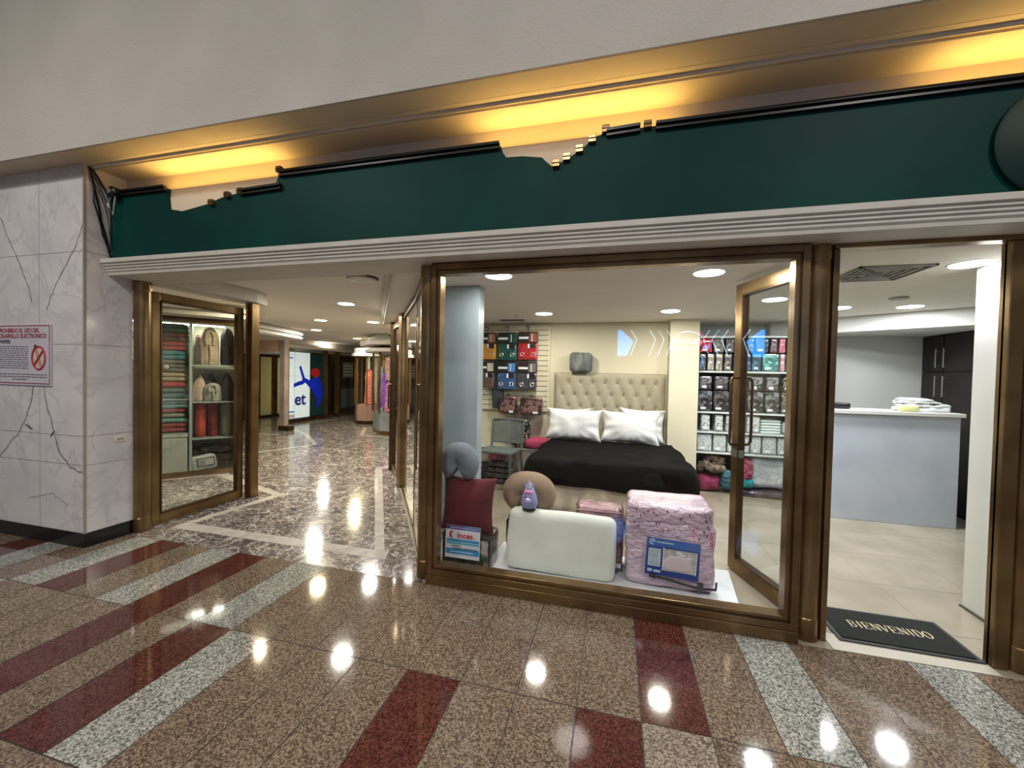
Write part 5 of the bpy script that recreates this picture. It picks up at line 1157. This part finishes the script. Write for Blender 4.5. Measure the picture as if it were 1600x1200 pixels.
for p_ in octo(-7.05,10.45,.41): m.box(-.015,.015,-.015,.015,.55,1.97,GOLD,T(p_[0],p_[1],0))
m.build('brass_posts',None,t)
dress(-7.05,10.45,.57,1.60,.14,.17,'#b2574c','#c97e6e','coral garment inside the narrow display case',22)
t=thing('security_camera','small dark security camera on the passage ceiling above the glass kiosk','camera',(-5.25,7.6,2.35))
m=MB(); m.lathe([(.02,2.33),(.045,2.35),(.05,2.38)],-5.0,8.2,18,BLACK); m.build('dome',None,t,smooth=True)
m=MB(); m.lathe([(.05,2.38),(.06,2.40),(.06,2.421)],-5.0,8.2,18,RING); m.build('mount',None,t,smooth=True)

# ------------------------------------------------------------ opposite side of the mall, behind the photographer (seen only as a reflection)
b=MB(); b.box(-9.5,4.7,-5.32,-5.2,0,3.6,mat('opposite_wall','#6f6a64',.6)); struct(b.build('wall_opposite',origin=(0,0,0)))
t=thing('neon_sign','lit shop sign reading GLOBAL PO VZLA with blue ends, mirrored in the display window','sign',(1.68,-5.1,2.0))
NB=mat('blue_light_panel',(.03,.33,1.0,1),.5,emis=22); NN=mat('white_neon',(.45,.72,1,1),.5,emis=17); NRD=mat('red_neon',(1,.05,.10,1),.5,emis=16); DKB=mat('black_backboard','#0a0b0d',.6)
m=MB(); m.box(-.1,3.5,-5.2,-5.16,1.95,2.8,DKB); m.build('backboard',None,t)
def nplate(pts,mm,name,y=-5.15):
    a=MB(); a.plate(pts,y-.004,.004,mm); a.build(name,None,t)
nplate([(.04,2.70),(.12,2.70),(.38,2.46),(.42,2.40),(.28,2.06),(.04,2.04)],NB,'blue_panel'); nplate([(3.34,2.68),(3.26,2.68),(3.0,2.46),(2.96,2.40),(3.10,2.06),(3.34,2.04)],NB,'blue_panel')
def chev(x,s):
    a=MB(); a.tube([(x,-5.13,2.68),(x+s*.14,-5.13,2.46),(x,-5.13,2.06-.0)],.011,6,NN); a.build('neon_chevron',None,t)
for x in (.36,.80,1.0,1.2): chev(x,1)
for x in (3.02,2.56,2.36,2.16): chev(x,-1)
text('neon_lettering','GLOBAL',.17,NN,t,(1.62,-5.13,2.40),(-1,0,0),(0,0,1),.003,squeeze=1.2); text('neon_lettering','PO VZLA',.13,NN,t,(1.60,-5.13,2.24),(-1,0,0),(0,0,1),.003,squeeze=1.15)
m=MB(); m.tube([(1.68+.34*math.cos(R(a)),-5.13,2.40+.25*math.sin(R(a))) for a in range(20,175,8)],.012,6,NN); m.build('neon_arc',None,t)
m=MB(); m.tube([(1.86+.20*math.cos(R(a)),-5.125,2.38+.26*math.sin(R(a))) for a in range(-90,90,10)],.014,6,NRD); m.build('neon_arc',None,t)
m=MB(); m.plate([(1.9+.10*math.cos(R(a)),2.38+.12*math.sin(R(a))) for a in range(0,360,24)],-5.152,.004,NRD); m.build('red_dot',None,t)

# fill lamps added out of view, high up, to light floor and facade
for k,(x,y) in enumerate(((-4.2,-1.2),(-.6,-2.0),(3.0,-1.2))):
    t=thing('added_fill_lamp','round fill lamp added out of view above the mall floor, '+('on the marble wall side','over the photographer','on the doorway side')[k],'ceiling lamp',(x,y,5.2),0,'added fill lamps')
    m=MB(); m.lathe([(.34,5.21),(.36,5.23),(.36,5.3),(.1,5.34)],x,y,36,RING); m.build('housing',None,t,smooth=True)
    m=MB(); m.lathe([(.33,5.20),(.34,5.21)],x,y,36,DISCM); m.build('diffuser',None,t)
    m=MB(); m.tube([(x,y,5.34),(x,y,7.0)],.01,6,BLACK); m.build('suspension_rod',None,t)
    l=bpy.data.lights.new('added_fill_light','AREA'); l.shape='DISK'; l.size=.62; l.energy=HALL_FILL; l.color=(1,.94,.86)
    o=bpy.data.objects.new('added_fill_light',l); COL.objects.link(o); o.parent=t; o.location=(0,0,-.03)
